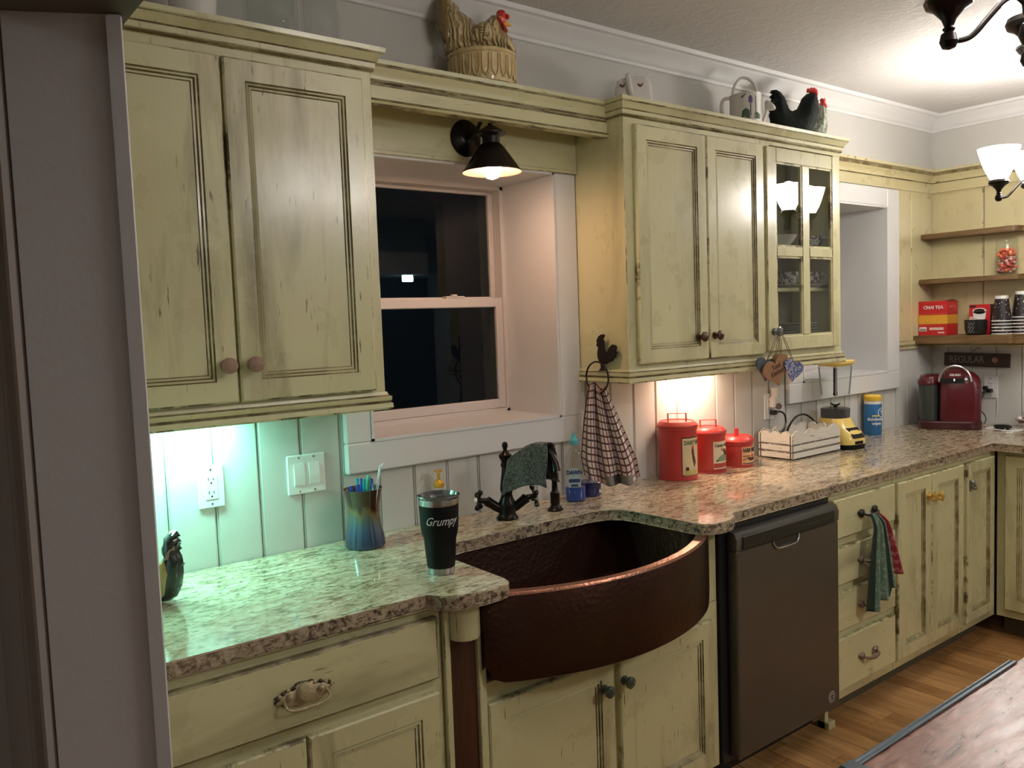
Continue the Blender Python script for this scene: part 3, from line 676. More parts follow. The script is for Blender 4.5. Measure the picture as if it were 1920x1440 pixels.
# ================================================================== LAMPS
m_shade = mat('lit_opal_glass', (0.9, 0.88, 0.84), 0.3, emit=(1.0, 0.94, 0.88), estr=21.0)
m_shade_b = mat('lit_opal_glass_bright', (0.9, 0.88, 0.84), 0.3, emit=(1.0, 0.94, 0.88), estr=38.0)
def ceiling_lamp(label, cx, cy, a0):
    t = thing('hanging_lamp', label, 'lamp', (cx, cy, 0), 0, 'three-light lamps under the ceiling')
    mb = MB(); mb.lathe([(0.001, 1.955), (0.014, 1.960), (0.020, 1.975), (0.016, 1.992), (0.007, 1.998), (0.014, 2.01), (0.016, 2.04), (0.008, 2.06), (0.006, 2.10)], seg=20)
    mb.tube([(0, 0, 2.09), (0, 0, ZC - 0.03)], 0.006, 10); mb.build('stem', m_bronze, t)
    MB().lathe([(0.008, ZC - 0.04), (0.05, ZC - 0.025), (0.062, ZC - 0.008), (0.062, ZC)], seg=28).build('canopy', m_bronze, t)
    for k in range(3):
        a = a0 + k * 2 * PI / 3; c, s_ = math.cos(a), math.sin(a); r = 0.135
        mb = MB(); pts = [(0.008, 2.02), (0.025, 2.035), (0.045, 2.030), (0.070, 2.005), (0.095, 1.978), (0.115, 1.970), (r, 1.972)]
        mb.tube([(q * c, q * s_, z) for q, z in pts], 0.0048, 10); ar = mb.build('arm', m_bronze, t)
        mb = MB(); mb.lathe([(0.001, 1.955), (0.010, 1.958), (0.0145, 1.968), (0.012, 1.980), (0.007, 1.984), (0.010, 1.988), (0.007, 1.992), (0.011, 2.003), (0.024, 2.018), (0.035, 2.024), (0.038, 2.032), (0.034, 2.042), (0.030, 2.036), (0.0, 2.034)], (r * c, r * s_, 0), 24)
        mb.build('cup', m_bronze, ar)
        mb = MB(); pr = [(0.026, 2.036), (0.034, 2.050), (0.048, 2.078), (0.060, 2.108), (0.071, 2.145), (0.077, 2.168), (0.074, 2.168), (0.067, 2.143), (0.056, 2.106), (0.044, 2.078), (0.030, 2.052), (0.022, 2.040)]
        mb.lathe(pr, (r * c, r * s_, 0), 32, cap0=True, cap1=True); sh = mb.build('glass_shade', m_shade if cx < 0.5 else m_shade_b, ar)
        mb = MB(); mb.sphere((r * c, r * s_, 2.10), 0.022, 14); mb.build('bulb', mat('bulb', (1, 1, 1), 0.3, emit=(1, 0.9, 0.8), estr=12), ar)
        light('lamp_light', 'POINT', (cx + r * c, cy + r * s_, 2.15), LAMP_W, WARM, radius=0.035)
    return t
am = math.atan2(0.614, -0.788)
ceiling_lamp('bronze lamp with glowing white shades, its cup nearest the camera at the upper right corner', CH[0][0], CH[0][1], am)
ceiling_lamp('bronze lamp with glowing white shades, the farther one beside the wooden shelves', CH[1][0], CH[1][1], am)
# sconce over the sink window
sc = thing('wall_sconce', 'dark bronze barn-style sconce with a glowing bulb above the sink window', 'lamp')
mb = MB(); ry = Matrix.Rotation(PI / 2, 4, 'X')
mb.lathe([(0.056, 0), (0.058, 0.004), (0.052, 0.010), (0.035, 0.014), (0.030, 0.018), (0.008, 0.022)], (-0.474, -0.040, 2.126), 36, mtx=ry); mb.build('backplate', m_bronze, sc)
mb = MB(); mb.tube([(-0.470, -0.055, 2.128), (-0.466, -0.085, 2.135), (-0.462, -0.105, 2.16), (-0.460, -0.122, 2.172), (-0.457, -0.140, 2.168), (-0.456, -0.150, 2.15), (-0.455, -0.150, 2.13)], 0.0065, 10); mb.build('arm', m_bronze, sc)
mb = MB(); mb.lathe([(0.010, 2.146), (0.018, 2.142), (0.036, 2.132), (0.046, 2.124), (0.046, 2.119), (0.032, 2.117), (0.027, 2.112), (0.027, 2.092), (0.034, 2.088), (0.060, 2.052), (0.088, 2.012), (0.092, 2.008), (0.092, 2.004), (0.087, 2.008), (0.058, 2.050), (0.030, 2.085), (0.0, 2.086)], (-0.455, -0.150, 0), 40, mis=[0] * 11 + [0, 1, 1, 1, 1, 1])
mb.build('shade', [m_bronze, mat('shade_inside', (0.20, 0.115, 0.08), 0.6)], sc)
mb = MB(); mb.lathe([(0.001, 1.982), (0.018, 1.988), (0.027, 2.003), (0.029, 2.016), (0.024, 2.034), (0.014, 2.050), (0.012, 2.075)], (-0.455, -0.150, 0), 20)
mb.build('bulb', mat('warm_bulb', (1, 1, 1), 0.3, emit=(1.0, 0.62, 0.42), estr=165), sc)
# under-cabinet lights
def undercab(label, x0, x1, y, col, w, rest=1.340):
    t = thing('cabinet_light', label, 'light', ((x0 + x1) / 2, y, rest))
    h = (x1 - x0) / 2
    MB().box(-h, h, -0.03, 0.03, -0.014, -0.0005, 0, 0.002).build('housing', m_plate, t)
    MB().box(-h + 0.01, h - 0.01, -0.022, 0.022, -0.0165, -0.0145, 0).build('diffuser', mat('diffuser', (1, 1, 1), 0.4, emit=col, estr=8), t)
    light('under_light', 'AREA', ((x0 + x1) / 2, y, rest - 0.018), w, col, size=x1 - x0 - 0.02, sy=0.05)
undercab('slim cool-white light fixed under the left wall cabinet', -1.62, -1.28, -0.075, (0.33, 1.0, 0.80), 5.2)
undercab('slim warm light fixed under the right wall cabinet', 0.46, 0.72, -0.075, (1.0, 0.72, 0.52), 3.4)
# weak ambient fill added in the room the camera stands in, out of view
light('next_room_fill', 'AREA', (-2.9, -3.4, 2.45), 8.5, (1.0, 0.96, 0.92), size=0.5)
# far side of the kitchen: an added fill light, then the hood seen mirrored
light('kitchen_fill', 'AREA', (0.8, -3.4, 2.5), 38, (1.0, 0.93, 0.88), size=0.5, sy=0.5)
hd = thing('range_hood', 'pale range hood cabinet across the kitchen, seen mirrored in the dark window', 'hood')
MB().box(1.70, 2.33, -4.59, -4.02, 2.03, 2.24, 0, 0.004).build('hood_box', m_white, hd)
MB().box(1.66, 2.38, -4.59, -4.16, 2.24, 2.56, 0, 0.004).build('upper_box', mat('hood_cabinet', (0.25, 0.32, 0.28), 0.5), hd)
MB().box(2.09, 2.19, -4.12, -4.07, 1.965, 2.03, 0, 0.004).build('hood_lamp', mat('hood_led', (1, 1, 1), 0.3, emit=(0.45, 0.85, 1.0), estr=90), hd)
MB().box(0.9, 2.64, -4.59, -4.55, 0.0, 2.03).build('dark_splashback', mat('dark_wallpaper', (0.03, 0.04, 0.055), 0.5), hd)

# ================================================================== APPLIANCES
dw = thing('dishwasher', 'dark stainless dishwasher with black control strip, between sink and drawers', 'dishwasher', (0.374, -0.60, 0))
ox = -0.374
m_blk2 = mat('dishwasher_black', (0.012, 0.012, 0.014), 0.35)
boxes('tub', m_blk2, [(0.050 + ox, 0.664 + ox, 0.005, 0.55, 0.10, 0.872), (0.09 + ox, 0.66 + ox, 0.09, 0.5, 0.0, 0.10)], dw)
mb = MB(); mb.box(0.084 + ox, 0.664 + ox, -0.034, 0.004, 0.115, 0.795, 0, 0.004)
mb.build('door', m_dw, dw)
mb = MB(); mb.prism([(-0.034, 0.796), (-0.036, 0.83), (-0.026, 0.852), (0.003, 0.856), (0.003, 0.796)], 0.084 + ox, 0.664 + ox, axis='x'); mb.build('control_fascia', m_dw, dw)
MB().box(0.112 + ox, 0.632 + ox, -0.0385, -0.0355, 0.797, 0.838, 0, 0.001).build('control_strip', m_black, dw)
mb = MB()
for k in range(9): mb.box(0.43 + ox + k * 0.021, 0.438 + ox + k * 0.021, -0.0392, -0.0386, 0.816, 0.819)
for k in range(4): mb.box(0.118 + ox + k * 0.018, 0.132 + ox + k * 0.018, -0.037, -0.0362, 0.842, 0.8445)
mb.build('indicator_marks', mat('grey_print', (0.09, 0.09, 0.09), 0.5), dw)
mb = MB(); n = 14
mb.prism([(0.272 + ox, 0.795), (0.282 + ox, 0.776), (0.300 + ox, 0.766), (0.390 + ox, 0.766), (0.408 + ox, 0.776), (0.418 + ox, 0.795)], -0.0352, -0.0342, axis='y'); mb.build('handle_recess', m_black, dw)
mb = MB(); mb.tube([(0.272 + ox, -0.036, 0.795), (0.280 + ox, -0.038, 0.778), (0.302 + ox, -0.040, 0.767), (0.388 + ox, -0.040, 0.767), (0.410 + ox, -0.038, 0.778), (0.418 + ox, -0.036, 0.795)], 0.0035, 8); mb.build('handle_lip', m_steel, dw)
mb = MB(); mb.lathe([(0.021, 0), (0.021, 0.001), (0.0, 0.001)], (0.612 + ox, -0.0342, 0.163), 28, mtx=Matrix.Rotation(PI / 2, 4, 'X'), cap1=False); mb.build('round_sticker', mat('sticker', (0.42, 0.37, 0.32), 0.5), dw)
mb = MB(); mb.lathe([(0.017, 0), (0.017, .0005), (.0145, .0005), (.0145, 0)], (0.612 + ox, -0.0354, 0.163), 28, mtx=Matrix.Rotation(PI / 2, 4, 'X'), cap0=False, cap1=False)
mb.box(.603 + ox, .621 + ox, -.0361, -.0354, .166, .169); mb.box(.603 + ox, .621 + ox, -.0361, -.0354, .157, .160); mb.box(.610 + ox, .614 + ox, -.0361, -.0354, .153, .173); mb.build('sticker_print', m_text_dark, dw)
mb = MB(); mb.box(-0.022, 0.0, -0.012, 0.02, 0.0, 0.100, 0, 0.002, 2); mb.box(-0.022, 0.02, -0.028, 0.02, 0.0, 0.028, 0, 0.002, 2)
o = mb.build('corner_block', CAB, None, loc=(0.690, -0.560, 0)); tag(o, 'small cream trim block on the floor beside the dishwasher foot', 'block')

# ================================================================== KITCHEN ISLAND
isl = thing('kitchen_island', 'island with a mottled reddish-brown top and blue-grey metal edging, lower right corner', 'island')
MB().box(-1.014, 0.90, -2.60, -1.656, 0.880, 0.915, 0, 0.004).build('top', m_island, isl)
mb = MB(); mb.box(-1.010, -0.488, -1.656, -1.648, 0.876, 0.919, 0, 0.003); mb.box(-1.000, -0.488, -1.662, -1.656, 0.9151, 0.919, 0, 0.001); mb.build('edge_strip', m_bluegrey, isl)
mb = MB(); mb.box(-1.030, -0.998, -1.70, -1.645, 0.872, 0.921, 0, 0.004); mb.build('corner_bracket', m_bluegrey, isl)
mb = MB(); mb.box(-0.93, 0.82, -2.52, -1.74, 0.08, 0.879, 0, 0.003, 2); mb.build('body', CAB, isl)
for k in range(4):
    q = MB().door(0.42, 0.72, 0.02, 0.055, 0, 0, 0); q.xf(Matrix.Translation((-0.48 + 0.44 * k, -1.7395, 0.11)) @ Matrix.Rotation(PI, 4, 'Z')); q.build('door', CAB, isl)

# ================================================================== WALL PLATES
m_slot = mat('slot_dark', (0.02, 0.02, 0.02), 0.6)
def outlet(label, loc, rz=0, group=None, w_=0.070):
    t = thing('wall_outlet', label, 'outlet', loc, rz, group)
    MB().box(-w_ / 2, w_ / 2, -0.006, 0, -0.057, 0.057, 0, 0.0025).build('cover_plate', m_plate, t)
    MB().box(-0.017, 0.017, -0.0075, -0.0055, -0.034, 0.034, 0, 0.001).build('receptacle', m_plate, t)
    mb = MB()
    for z in (0.018, -0.018):
        mb.box(-0.008, -0.006, -0.0080, -0.0074, z - 0.001, z + 0.007); mb.box(0.005, 0.007, -0.0080, -0.0074, z - 0.001, z + 0.006); mb.lathe([(0.0026, 0), (0.0026, 0.0006)], (0, -0.0074, z - 0.008), 10, mtx=Matrix.Rotation(PI / 2, 4, 'X'))
    mb.build('slots', m_slot, t)
    mb = MB()
    for z in (0.046, -0.046): mb.lathe([(0.003, 0), (0.0025, 0.001)], (0, -0.006, z), 10, mtx=Matrix.Rotation(PI / 2, 4, 'X'))
    mb.build('screws', m_steel, t); return t
outlet('white double outlet with nothing plugged in, under the left wall cabinet', (-1.328, -0.0125, 1.133))
t = thing('light_switch', 'white double rocker switch plate on the boards left of the window', 'switch', (-1.058, -0.0125, 1.130))
MB().box(-0.0575, 0.0575, -0.006, 0, -0.056, 0.056, 0, 0.0025).build('cover_plate', m_plate, t)
for s_ in (-1, 1):
    mb = MB(); mb.prism([(-0.006, -0.031), (-0.0085, -0.031), (-0.0115, -0.004), (-0.0075, 0.031), (-0.006, 0.031)], s_ * 0.0225 - 0.0155, s_ * 0.0225 + 0.0155, axis='x'); mb.build('rocker', m_plate, t)
mb = MB()
for s_ in (-1, 1):
    for z in (0.048, -0.048): mb.lathe([(0.003, 0), (0.0025, 0.001)], (s_ * 0.0225, -0.006, z), 10, mtx=Matrix.Rotation(PI / 2, 4, 'X'))
mb.build('screws', m_steel, t)
ou = outlet('white outlet holding a night light and a black plug', (1.140, -0.0125, 1.125))
t = thing('night_light', 'small white plug-in night light in the outlet right of the red canisters', 'night light', (1.150, -0.020, 1.148))
mb = MB(); mb.box(-0.018, 0.018, -0.030, 0, -0.030, 0.022, 0, 0.006); mb.lathe([(0.016, 0.015), (0.017, 0.045), (0.022, 0.060), (0.020, 0.062), (0.0, 0.058)], (0.004, -0.018, 0), 20, cap1=False); mb.build('body', m_ceramic, t)
mb = MB(); mb.sphere((0.006, -0.036, -0.022), 0.014, 14); mb.build('lens', mat('smoked_lens', (0.1, 0.07, 0.07), 0.08, coat=1), t)
t = thing('blender_plug', 'black plug and bent cord of the blender in the outlet behind the white crate', 'plug', (1.150, -0.0205, 1.098))
mb = MB(); mb.box(-0.014, 0.014, -0.026, 0, -0.010, 0.010, 0, 0.004); mb.build('plug_body', m_black, t)
mb = MB(); mb.tube([(0.0, -0.024, 0), (0.018, -0.034, 0.004), (0.040, -0.040, -0.010), (0.050, -0.040, -0.040), (0.040, -0.040, -0.075), (0.025, -0.035, -0.10), (0.02, -0.03, -0.160)], 0.0042, 8); mb.build('cord', m_black, t)
orr = outlet('white outlet with plugs and cables, on the wall right of the coffee maker', (XR - 0.0005, -0.322, 1.108), -PI / 2)
t = thing('power_plug', 'black plug with a cord running down, right of the coffee maker', 'plug', (XR - 0.009, -0.322, 1.094), -PI / 2)
mb = MB(); mb.box(-0.016, 0.014, -0.028, 0, -0.012, 0.008, 0, 0.004); mb.box(-0.030, -0.006, -0.03, -0.008, 0.002, 0.022, 0, 0.004); mb.build('plug_body', m_black, t)
mb = MB(); mb.tube([(-0.012, -0.024, 0.0), (-0.024, -0.035, -0.03), (-0.036, -0.045, -0.07), (-0.045, -0.045, -0.105), (-0.040, -0.050, -0.150), (-0.020, -0.060, -0.174)], 0.0035, 8)
mb.tube([(-0.012, -0.024, 0.0), (-0.050, -0.035, -0.04), (-0.040, -0.045, -0.09), (-0.010, -0.05, -0.125), (0.004, -0.06, -0.150), (0.002, -0.080, -0.172)], 0.003, 8); mb.build('cord', m_black, t)

# ================================================================== SHELVES ON THE RIGHT WALL
def shelf(label, x0, z0, z1, yend):
    y0 = -0.0 - 0.012; r = 0.03; pts = [(XR - .0005, y0), (x0, y0), (x0, yend + r)] + [(x0 + r - r * math.cos(a * PI / 12), yend + r - r * math.sin(a * PI / 12)) for a in range(1, 7)] + [(x0 + 0.06, yend), (x0 + 0.06, yend - 0.25), (XR - .0005, yend - 0.25)]
    mb = MB(); mb.prism(pts, z0, z1, 0, bev=0.003); t = mb.build('wall_shelf', m_shelf); tag(t, label, 'shelf', 'wooden shelves on the right wall'); return t
shelf('topmost wooden shelf on the right wall, empty at its near end', 2.532, 1.905, 1.932, -0.490)
shelf('middle wooden shelf on the right wall, holding the jar of orange candy', 2.506, 1.664, 1.690, -0.510)
shelf('lowest wooden shelf on the right wall, holding the tea box and paper cups', 2.446, 1.345, 1.389, -0.500)

# ---- on the shelves
zs = 1.3895
m_boxred = mat('box_red', (0.55, 0.018, 0.022), 0.38); m_boxyel = mat('box_yellow', (0.72, 0.36, 0.035), 0.45)
t = thing('tea_box', 'red and yellow chai tea box on the lowest shelf', 'box', (2.503, -0.088, zs), 0)
mb = MB(); mb.box(0, 0.125, -0.076, 0.074, 0, 0.182, 0, 0.001); mb.build('carton', m_boxred, t)
mb = MB(); mb.box(-0.0006, 0.1256, -0.0766, 0.0746, 0.060, 0.108, 0); mb.build('yellow_band', m_boxyel, t)
mb = MB()
for k in range(11):
    for z, s_ in ((0.112, 1), (0.052, 1)):
        y = -0.072 + k * 0.0142; mb.prism([(y - 0.004, z + 0.004 * s_), (y, z), (y + 0.004, z + 0.004 * s_), (y, z + 0.002 * s_)], -0.0012, -0.0001, axis='x')
mb.build('zigzag_border', mat('border_tan', (0.62, 0.33, 0.18), 0.5), t)
mb = MB(); mb.box(-0.0012, -0.0001, 0.031, 0.070, 0.022, 0.044); mb.build('barcode_label', m_plate, t)
mb = MB()
for k in range(9): mb.box(-0.002, -0.0012, 0.034 + k * 0.0038, 0.034 + k * 0.0038 + (0.001 + 0.0012 * (k % 2)), 0.025, 0.036)
mb.build('barcode', m_text_dark, t)
mb = MB(); mb.box(-0.0012, -0.0001, -0.058, 0.016, 0.028, 0.042); mb.box(-0.0012, -0.0001, -0.062, -0.028, 0.010, 0.018); mb.build('white_patch', mat('patch_white', (0.7, 0.55, 0.5), 0.5), t)
text('CHAI TEA', 0.024, m_text_white, t, loc=(-0.0006, -0.004, 0.148), rot=(PI / 2, 0, -PI / 2), bold=0.0006)
text('Chai Tea', 0.017, mat('print_pink', (0.55, 0.2, 0.16), 0.5), t, loc=(0.062, -0.0764, 0.150), rot=(PI / 2, 0, 0))
mb = MB(); R0 = [(0.010 + 0.110 * k / 12, -0.074 + 0.0, 0.182 + 0.007 * math.sin(PI * k / 12)) for k in range(13)]
mb.rings([[(x, -0.075, 0.1822) for x, y, z in R0], R0, [(x, -0.030, 0.184) for x, y, z in R0]], None, False, False, closed=False); mb.build('open_flap', mat('flap_dark', (0.10, 0.02, 0.015), 0.6), t)
t = thing('coffee_pod_box', 'red coffee pod box printed with a white cup, behind the black bowl', 'box', (2.568, -0.300, zs), 0)
MB().box(0, 0.075, -0.052, 0.052, 0, 0.156, 0, 0.001).build('carton', m_boxred, t)
mb = MB(); mb.box(-0.0004, 0.0754, -0.0525, -0.0519, 0.0, 0.156); mb.build('dark_side', mat('carton_dark', (0.035, 0.02, 0.015), 0.5), t)
MB().box(-0.0012, -0.0001, 0.020, 0.050, 0.140, 0.152).build('brand_patch', m_text_dark, t)
mb = MB(); mb.prism([(0.001 + 0.034 * math.cos(a * PI / 12), 0.122 + 0.016 * math.sin(a * PI / 12)) for a in range(24)], -0.0014, -0.0002, axis='x')
mb.prism([(-0.032, 0.120), (0.034, 0.120), (0.030, 0.085), (0.018, 0.070), (-0.018, 0.070), (-0.028, 0.085)], -0.0014, -0.0002, axis='x'); mb.build('cup_print', m_plate, t)
mb = MB(); mb.prism([(0.001 + 0.026 * math.cos(a * PI / 12), 0.124 + 0.010 * math.sin(a * PI / 12)) for a in range(24)], -0.0022, -0.0014, axis='x'); mb.build('coffee_print', mat('coffee_dark', (0.02, 0.008, 0.006), 0.3), t)
t = thing('black_bowl', 'black ribbed bowl in front of the red coffee pod box', 'bowl', (2.512, -0.305, zs))
mb = MB(); mb.lathe([(0.034, 0), (0.044, 0.006), (0.051, 0.030), (0.053, 0.078), (0.050, 0.078), (0.047, 0.030), (0.03, 0.010), (0.0, 0.008)], seg=40, wob=lambda a, z: 1 + 0.012 * math.cos(20 * a), cap1=False); mb.build('bowl_body', m_black, t)
mb = MB()
for q in range(3): mb.tube([(-(0.0515 + .0006) * math.cos(b), -.0521 * math.sin(b), .018 + .020 * q + .008 * math.sin(b * 22 + q)) for b in [(-.35 + .06 * j) for j in range(12)]], .0011, 6)
mb.build('scroll_pattern', mat('bowl_scroll', (0.16, 0.17, 0.16), 0.3), t)
t2 = thing('sugar_packet', 'pale pink packet poking out of the black bowl', 'packet', (2.508, -0.282, zs + 0.050)); 
mb = MB(); mb.box(-0.004, 0.004, -0.016, 0.018, 0.0, 0.042, 0, 0.002, rot=Matrix.Rotation(0.35, 4, 'X')); mb.build('paper', mat('packet_pink', (0.60, 0.42, 0.38), 0.5), t2)
m_cup = mat('cup_print', (0.016, 0.010, 0.012), 0.35); _t = NT(m_cup)
_vo = _t.new('ShaderNodeTexVoronoi'); _vo.inputs['Scale'].default_value = 1.0; _t.link(_t.pos((75, 75, 55), src='Position'), _vo.inputs['Vector'])
_f = _t.ramp(_vo.outputs['Distance'], [(0.22, 1.0), (0.26, 0.0)]); _n = _t.ramp(_t.noise(_t.pos((1, 1, 1)), 160, 2), [(0.48, 0.0), (0.54, 1.0)])
_t.link(_t.mix(_t.mix(1.0, _f, _n, 'MULTIPLY'), (0.016, 0.010, 0.012), (0.55, 0.54, 0.52)), _t.b.inputs['Base Color'])
m_cupw = mat('cup_white', (0.78, 0.76, 0.72), 0.45)
def cup_stack(label, loc, n, base_dz):
    # paper cups upside down; each one is a thing, the topmost shows its body and white foot
    for k in range(n):
        z = k * 0.0165
        t = thing('paper_cup', label if k == n - 1 else None, 'cup', (loc[0], loc[1], loc[2] + z), 0)
        mb = MB(); mb.lathe([(0.044, 0.0), (0.0465, 0.0015), (0.0465, 0.0045), (0.044, 0.006)], seg=28, cap0=False, cap1=False); mb.build('rim', m_cupw, t)
        if k == n - 1:
            h = 0.118 + base_dz; mb = MB(); mb.lathe([(0.0445, 0.004), (0.031, h)], seg=28, cap0=False, cap1=False); mb.build('sleeve', m_cup, t)
            mb = MB(); mb.lathe([(0.0312, h), (0.0300, h + 0.016), (0.027, h + 0.016), (0.027, h + 0.010), (0, h + 0.010)], seg=28, cap0=False, cap1=False); mb.build('foot', m_cupw, t)
        else:
            mb = MB(); mb.lathe([(0.0447, 0.004), (0.0430, 0.0165)], seg=28, cap0=False, cap1=False); mb.build('sleeve', m_cup, t)
            t['label'] = label.replace('topmost', ['lowest', 'second', 'third', 'fourth', 'fifth'][k] + (' from the bottom' if k else ''))
        t['group'] = 'printed paper cups stacked upside down'
cup_stack('printed black paper cup, topmost of the left stack on the lowest shelf', (2.535, -0.420, zs), 5, -0.004)
cup_stack('printed black paper cup, topmost of the taller right stack on the shelf', (2.590, -0.492, zs), 6, -0.002)
t = thing('candy_jar', 'glass jar of orange and pink wrapped candy on the middle shelf', 'jar', (2.578, -0.425, 1.6905))
mb = MB(); mb.lathe([(0.036, 0), (0.046, 0.004), (0.052, 0.03), (0.052, 0.135), (0.048, 0.150), (0.050, 0.176), (0.047, 0.176), (0.045, 0.150), (0.049, 0.133), (0.049, 0.03), (0.034, 0.006), (0, 0.005)], seg=32, cap1=False); mb.build('glass', m_glass, t)
mb = MB()
for k in range(130):
    a = random.uniform(0, 2 * PI); r = 0.040 * math.sqrt(random.random()); z = 0.016 + (k / 130) * 0.115
    mb.sphere((r * math.cos(a), r * math.sin(a), z), 0.0095, 8, random.choice([0, 1, 1, 2]) if z < 0.09 else 0, (1.2, 1, .8))
cd = mb.build('candy', [mat('candy_orange', (0.80, 0.20, 0.10), 0.35), mat('candy_pink', (0.72, 0.42, 0.38), 0.35), mat('candy_red', (0.45, 0.06, 0.06), 0.35)], t); cd['kind'] = 'stuff'
# hanging sign
t = thing('wooden_sign', 'dark wooden sign reading REGULAR, hanging above the coffee maker', 'sign', (XR - 0.010, -0.254, 1.252), -PI / 2)
MB().box(-0.166, 0.166, -0.012, 0, -0.036, 0.036, 0, 0.002, rot=Matrix.Rotation(0.02, 4, 'Y')).build('board', mat('sign_board', (0.040, 0.018, 0.012), 0.5, bump=.3, bscale=60), t)
text('REGULAR', 0.052, mat('chalk_text', (0.30, 0.25, 0.20), 0.6), t, loc=(-0.048, -0.0130, 0.001), sx=0.80)
mb = MB(); mb.lathe([(0.016, 0), (0.014, 0.006), (0.004, 0.008)], (0.095, -0.012, 0.0), 20, mtx=Matrix.Rotation(PI / 2, 4, 'X')); mb.build('knob', mat('sign_knob', (0.30, 0.15, 0.09), 0.3, 0.4), t)
mb = MB(); mb.tube([(-0.03, -0.006, 0.036), (-0.01, -0.006, 0.052), (0.012, -0.006, 0.066), (0.020, -0.006, 0.062), (0.018, -0.006, 0.054)], 0.0012, 6); mb.build('wire', m_iron, t)

# ================================================================== COUNTER OBJECTS (top at 0.915)
zc = 0.9152
# coffee maker: front towards the camera side
t = thing('coffee_maker', 'dark red single-cup coffee maker with silver handle in the counter corner', 'coffee maker', (2.405, -0.225, zc), -1.10)
m_kred = mat('machine_red', (0.085, 0.003, 0.008), 0.28, coat=0.3); m_kred2 = mat('machine_red_dark', (0.05, 0.003, 0.006), 0.35, coat=0.2)
def rrect(x0, x1, y0, y1, r, n=5):
    pts = []
    for cx, cy, a in ((x1 - r, y1 - r, 0), (x0 + r, y1 - r, PI / 2), (x0 + r, y0 + r, PI), (x1 - r, y0 + r, 1.5 * PI)):
        for k in range(n + 1): pts.append((cx + r * math.cos(a + PI / 2 * k / n), cy + r * math.sin(a + PI / 2 * k / n)))
    return pts
def rr3(x0, x1, y0, y1, r, z): return [(a, b, z) for a, b in rrect(x0, x1, y0, y1, r)]
mb = MB(); mb.rings([rr3(-0.145, 0.14, -0.12, 0.12, 0.06, 0), rr3(-0.148, 0.143, -0.123, 0.12, 0.06, 0.006), rr3(-0.148, 0.143, -0.123, 0.12, 0.06, 0.036), rr3(-0.142, 0.138, -0.117, 0.115, 0.058, 0.042)], None); mb.build('base', m_kred2, t)
mb = MB(); mb.rings([rr3(-0.052, 0.135, -0.110, 0.115, 0.03, 0.042), rr3(-0.052, 0.138, -0.112, 0.115, 0.035, 0.10), rr3(-0.052, 0.138, -0.112, 0.115, 0.04, 0.235), rr3(-0.050, 0.130, -0.104, 0.110, 0.05, 0.262), rr3(-0.044, 0.112, -0.085, 0.10, 0.05, 0.282), rr3(-0.035, 0.09, -0.065, 0.09, 0.045, 0.290)], None); mb.build('front_body', m_kred, t)
mb = MB(); mb.rings([rr3(-0.140, -0.054, -0.085, 0.11, 0.040, 0.042), rr3(-0.146, -0.054, -0.09, 0.112, 0.040, 0.15), rr3(-0.150, -0.054, -0.095, 0.115, 0.042, 0.228)], None); mb.build('water_tank', mat('smoke_plastic', (0.035, 0.045, 0.042), 0.12, coat=0.4), t)
mb = MB(); mb.rings([rr3(-0.152, -0.050, -0.098, 0.116, 0.044, 0.229), rr3(-0.152, -0.050, -0.098, 0.116, 0.044, 0.240), rr3(-0.140, -0.050, -0.085, 0.10, 0.040, 0.268), rr3(-0.115, -0.050, -0.06, 0.08, 0.03, 0.276)], None); mb.build('tank_lid', m_kred, t)
mb = MB(); mb.prism(rrect(-0.046, 0.060, 0.238, 0.262, 0.008), -0.118, -0.085, axis='y'); mb.build('brew_opening', m_black, t)
mb = MB(); mb.rings([rr3(-0.030, 0.065, -0.116, 0.04, 0.02, 0.262), rr3(-0.028, 0.063, -0.114, 0.04, 0.02, 0.295), rr3(-0.020, 0.055, -0.10, 0.03, 0.02, 0.308)], None); mb.build('brew_head', m_kred, t)
pts = [(-0.052 + 0.0 * k, 0, 0) for k in range(1)]
pts = [(0.017 - 0.072 * math.cos(PI * k / 14), -0.118 + 0.006 * math.sin(PI * k / 14), 0.245 + 0.080 * math.sin(PI * k / 14)) for k in range(15)]
mb = MB(); mb.tube(pts, [0.006] * 15, 10); mb.build('handle', m_steel, t)
MB().box(0.012, 0.016, -0.1195, -0.118, 0.249, 0.260).build('indicator', mat('led_white', (1, 1, 1), 0.3, emit=(1, 1, 1), estr=1.5), t)
mb = MB()
for k in range(3): mb.box(0.066 + k * 0.020, 0.076 + k * 0.020, -0.1145 + k * 0.004, -0.106 + k * .004, 0.238 - 0.003 * k, 0.241 - .003 * k)
mb.build('buttons', mat('button_marks', (0.5, 0.3, 0.3), 0.4), t)
text('KEURIG', 0.014, m_text_white, t, loc=(0.018, -0.1166, 0.279), bold=0.0005)
t = thing('cable_coil', 'thin white charging cable coiled on the counter corner', 'cable', (2.430, -0.475, zc))
mb = MB(); pts = []
for k in range(60):
    a = k * 0.32; r = 1 + 0.15 * math.sin(k * 0.6); pts.append((0.045 * r * math.cos(a) + 0.01 * math.sin(k * .4), 0.075 * r * math.sin(a), 0.003 + 0.004 * abs(math.sin(k * .5))))
mb.tube(pts, 0.0016, 6); mb.tube([pts[-1], (-0.07, -0.02, 0.004), (-0.09, -0.06, 0.004)], 0.0016, 6); mb.build('wire', m_plate, t)
MB().box(-0.115, -0.100, -0.085, -0.055, 0, 0.008, 0, 0.002).build('connector', m_plate, t)
t = thing('power_adapter', 'black round power adapter lying beside the white cable', 'adapter', (2.475, -0.452, zc))
mb = MB(); mb.lathe([(0.026, 0), (0.032, 0.004), (0.032, 0.016), (0.024, 0.022), (0.0, 0.023)], seg=20, sx=1, sy=1.3, cap1=False); mb.build('body', m_black, t)
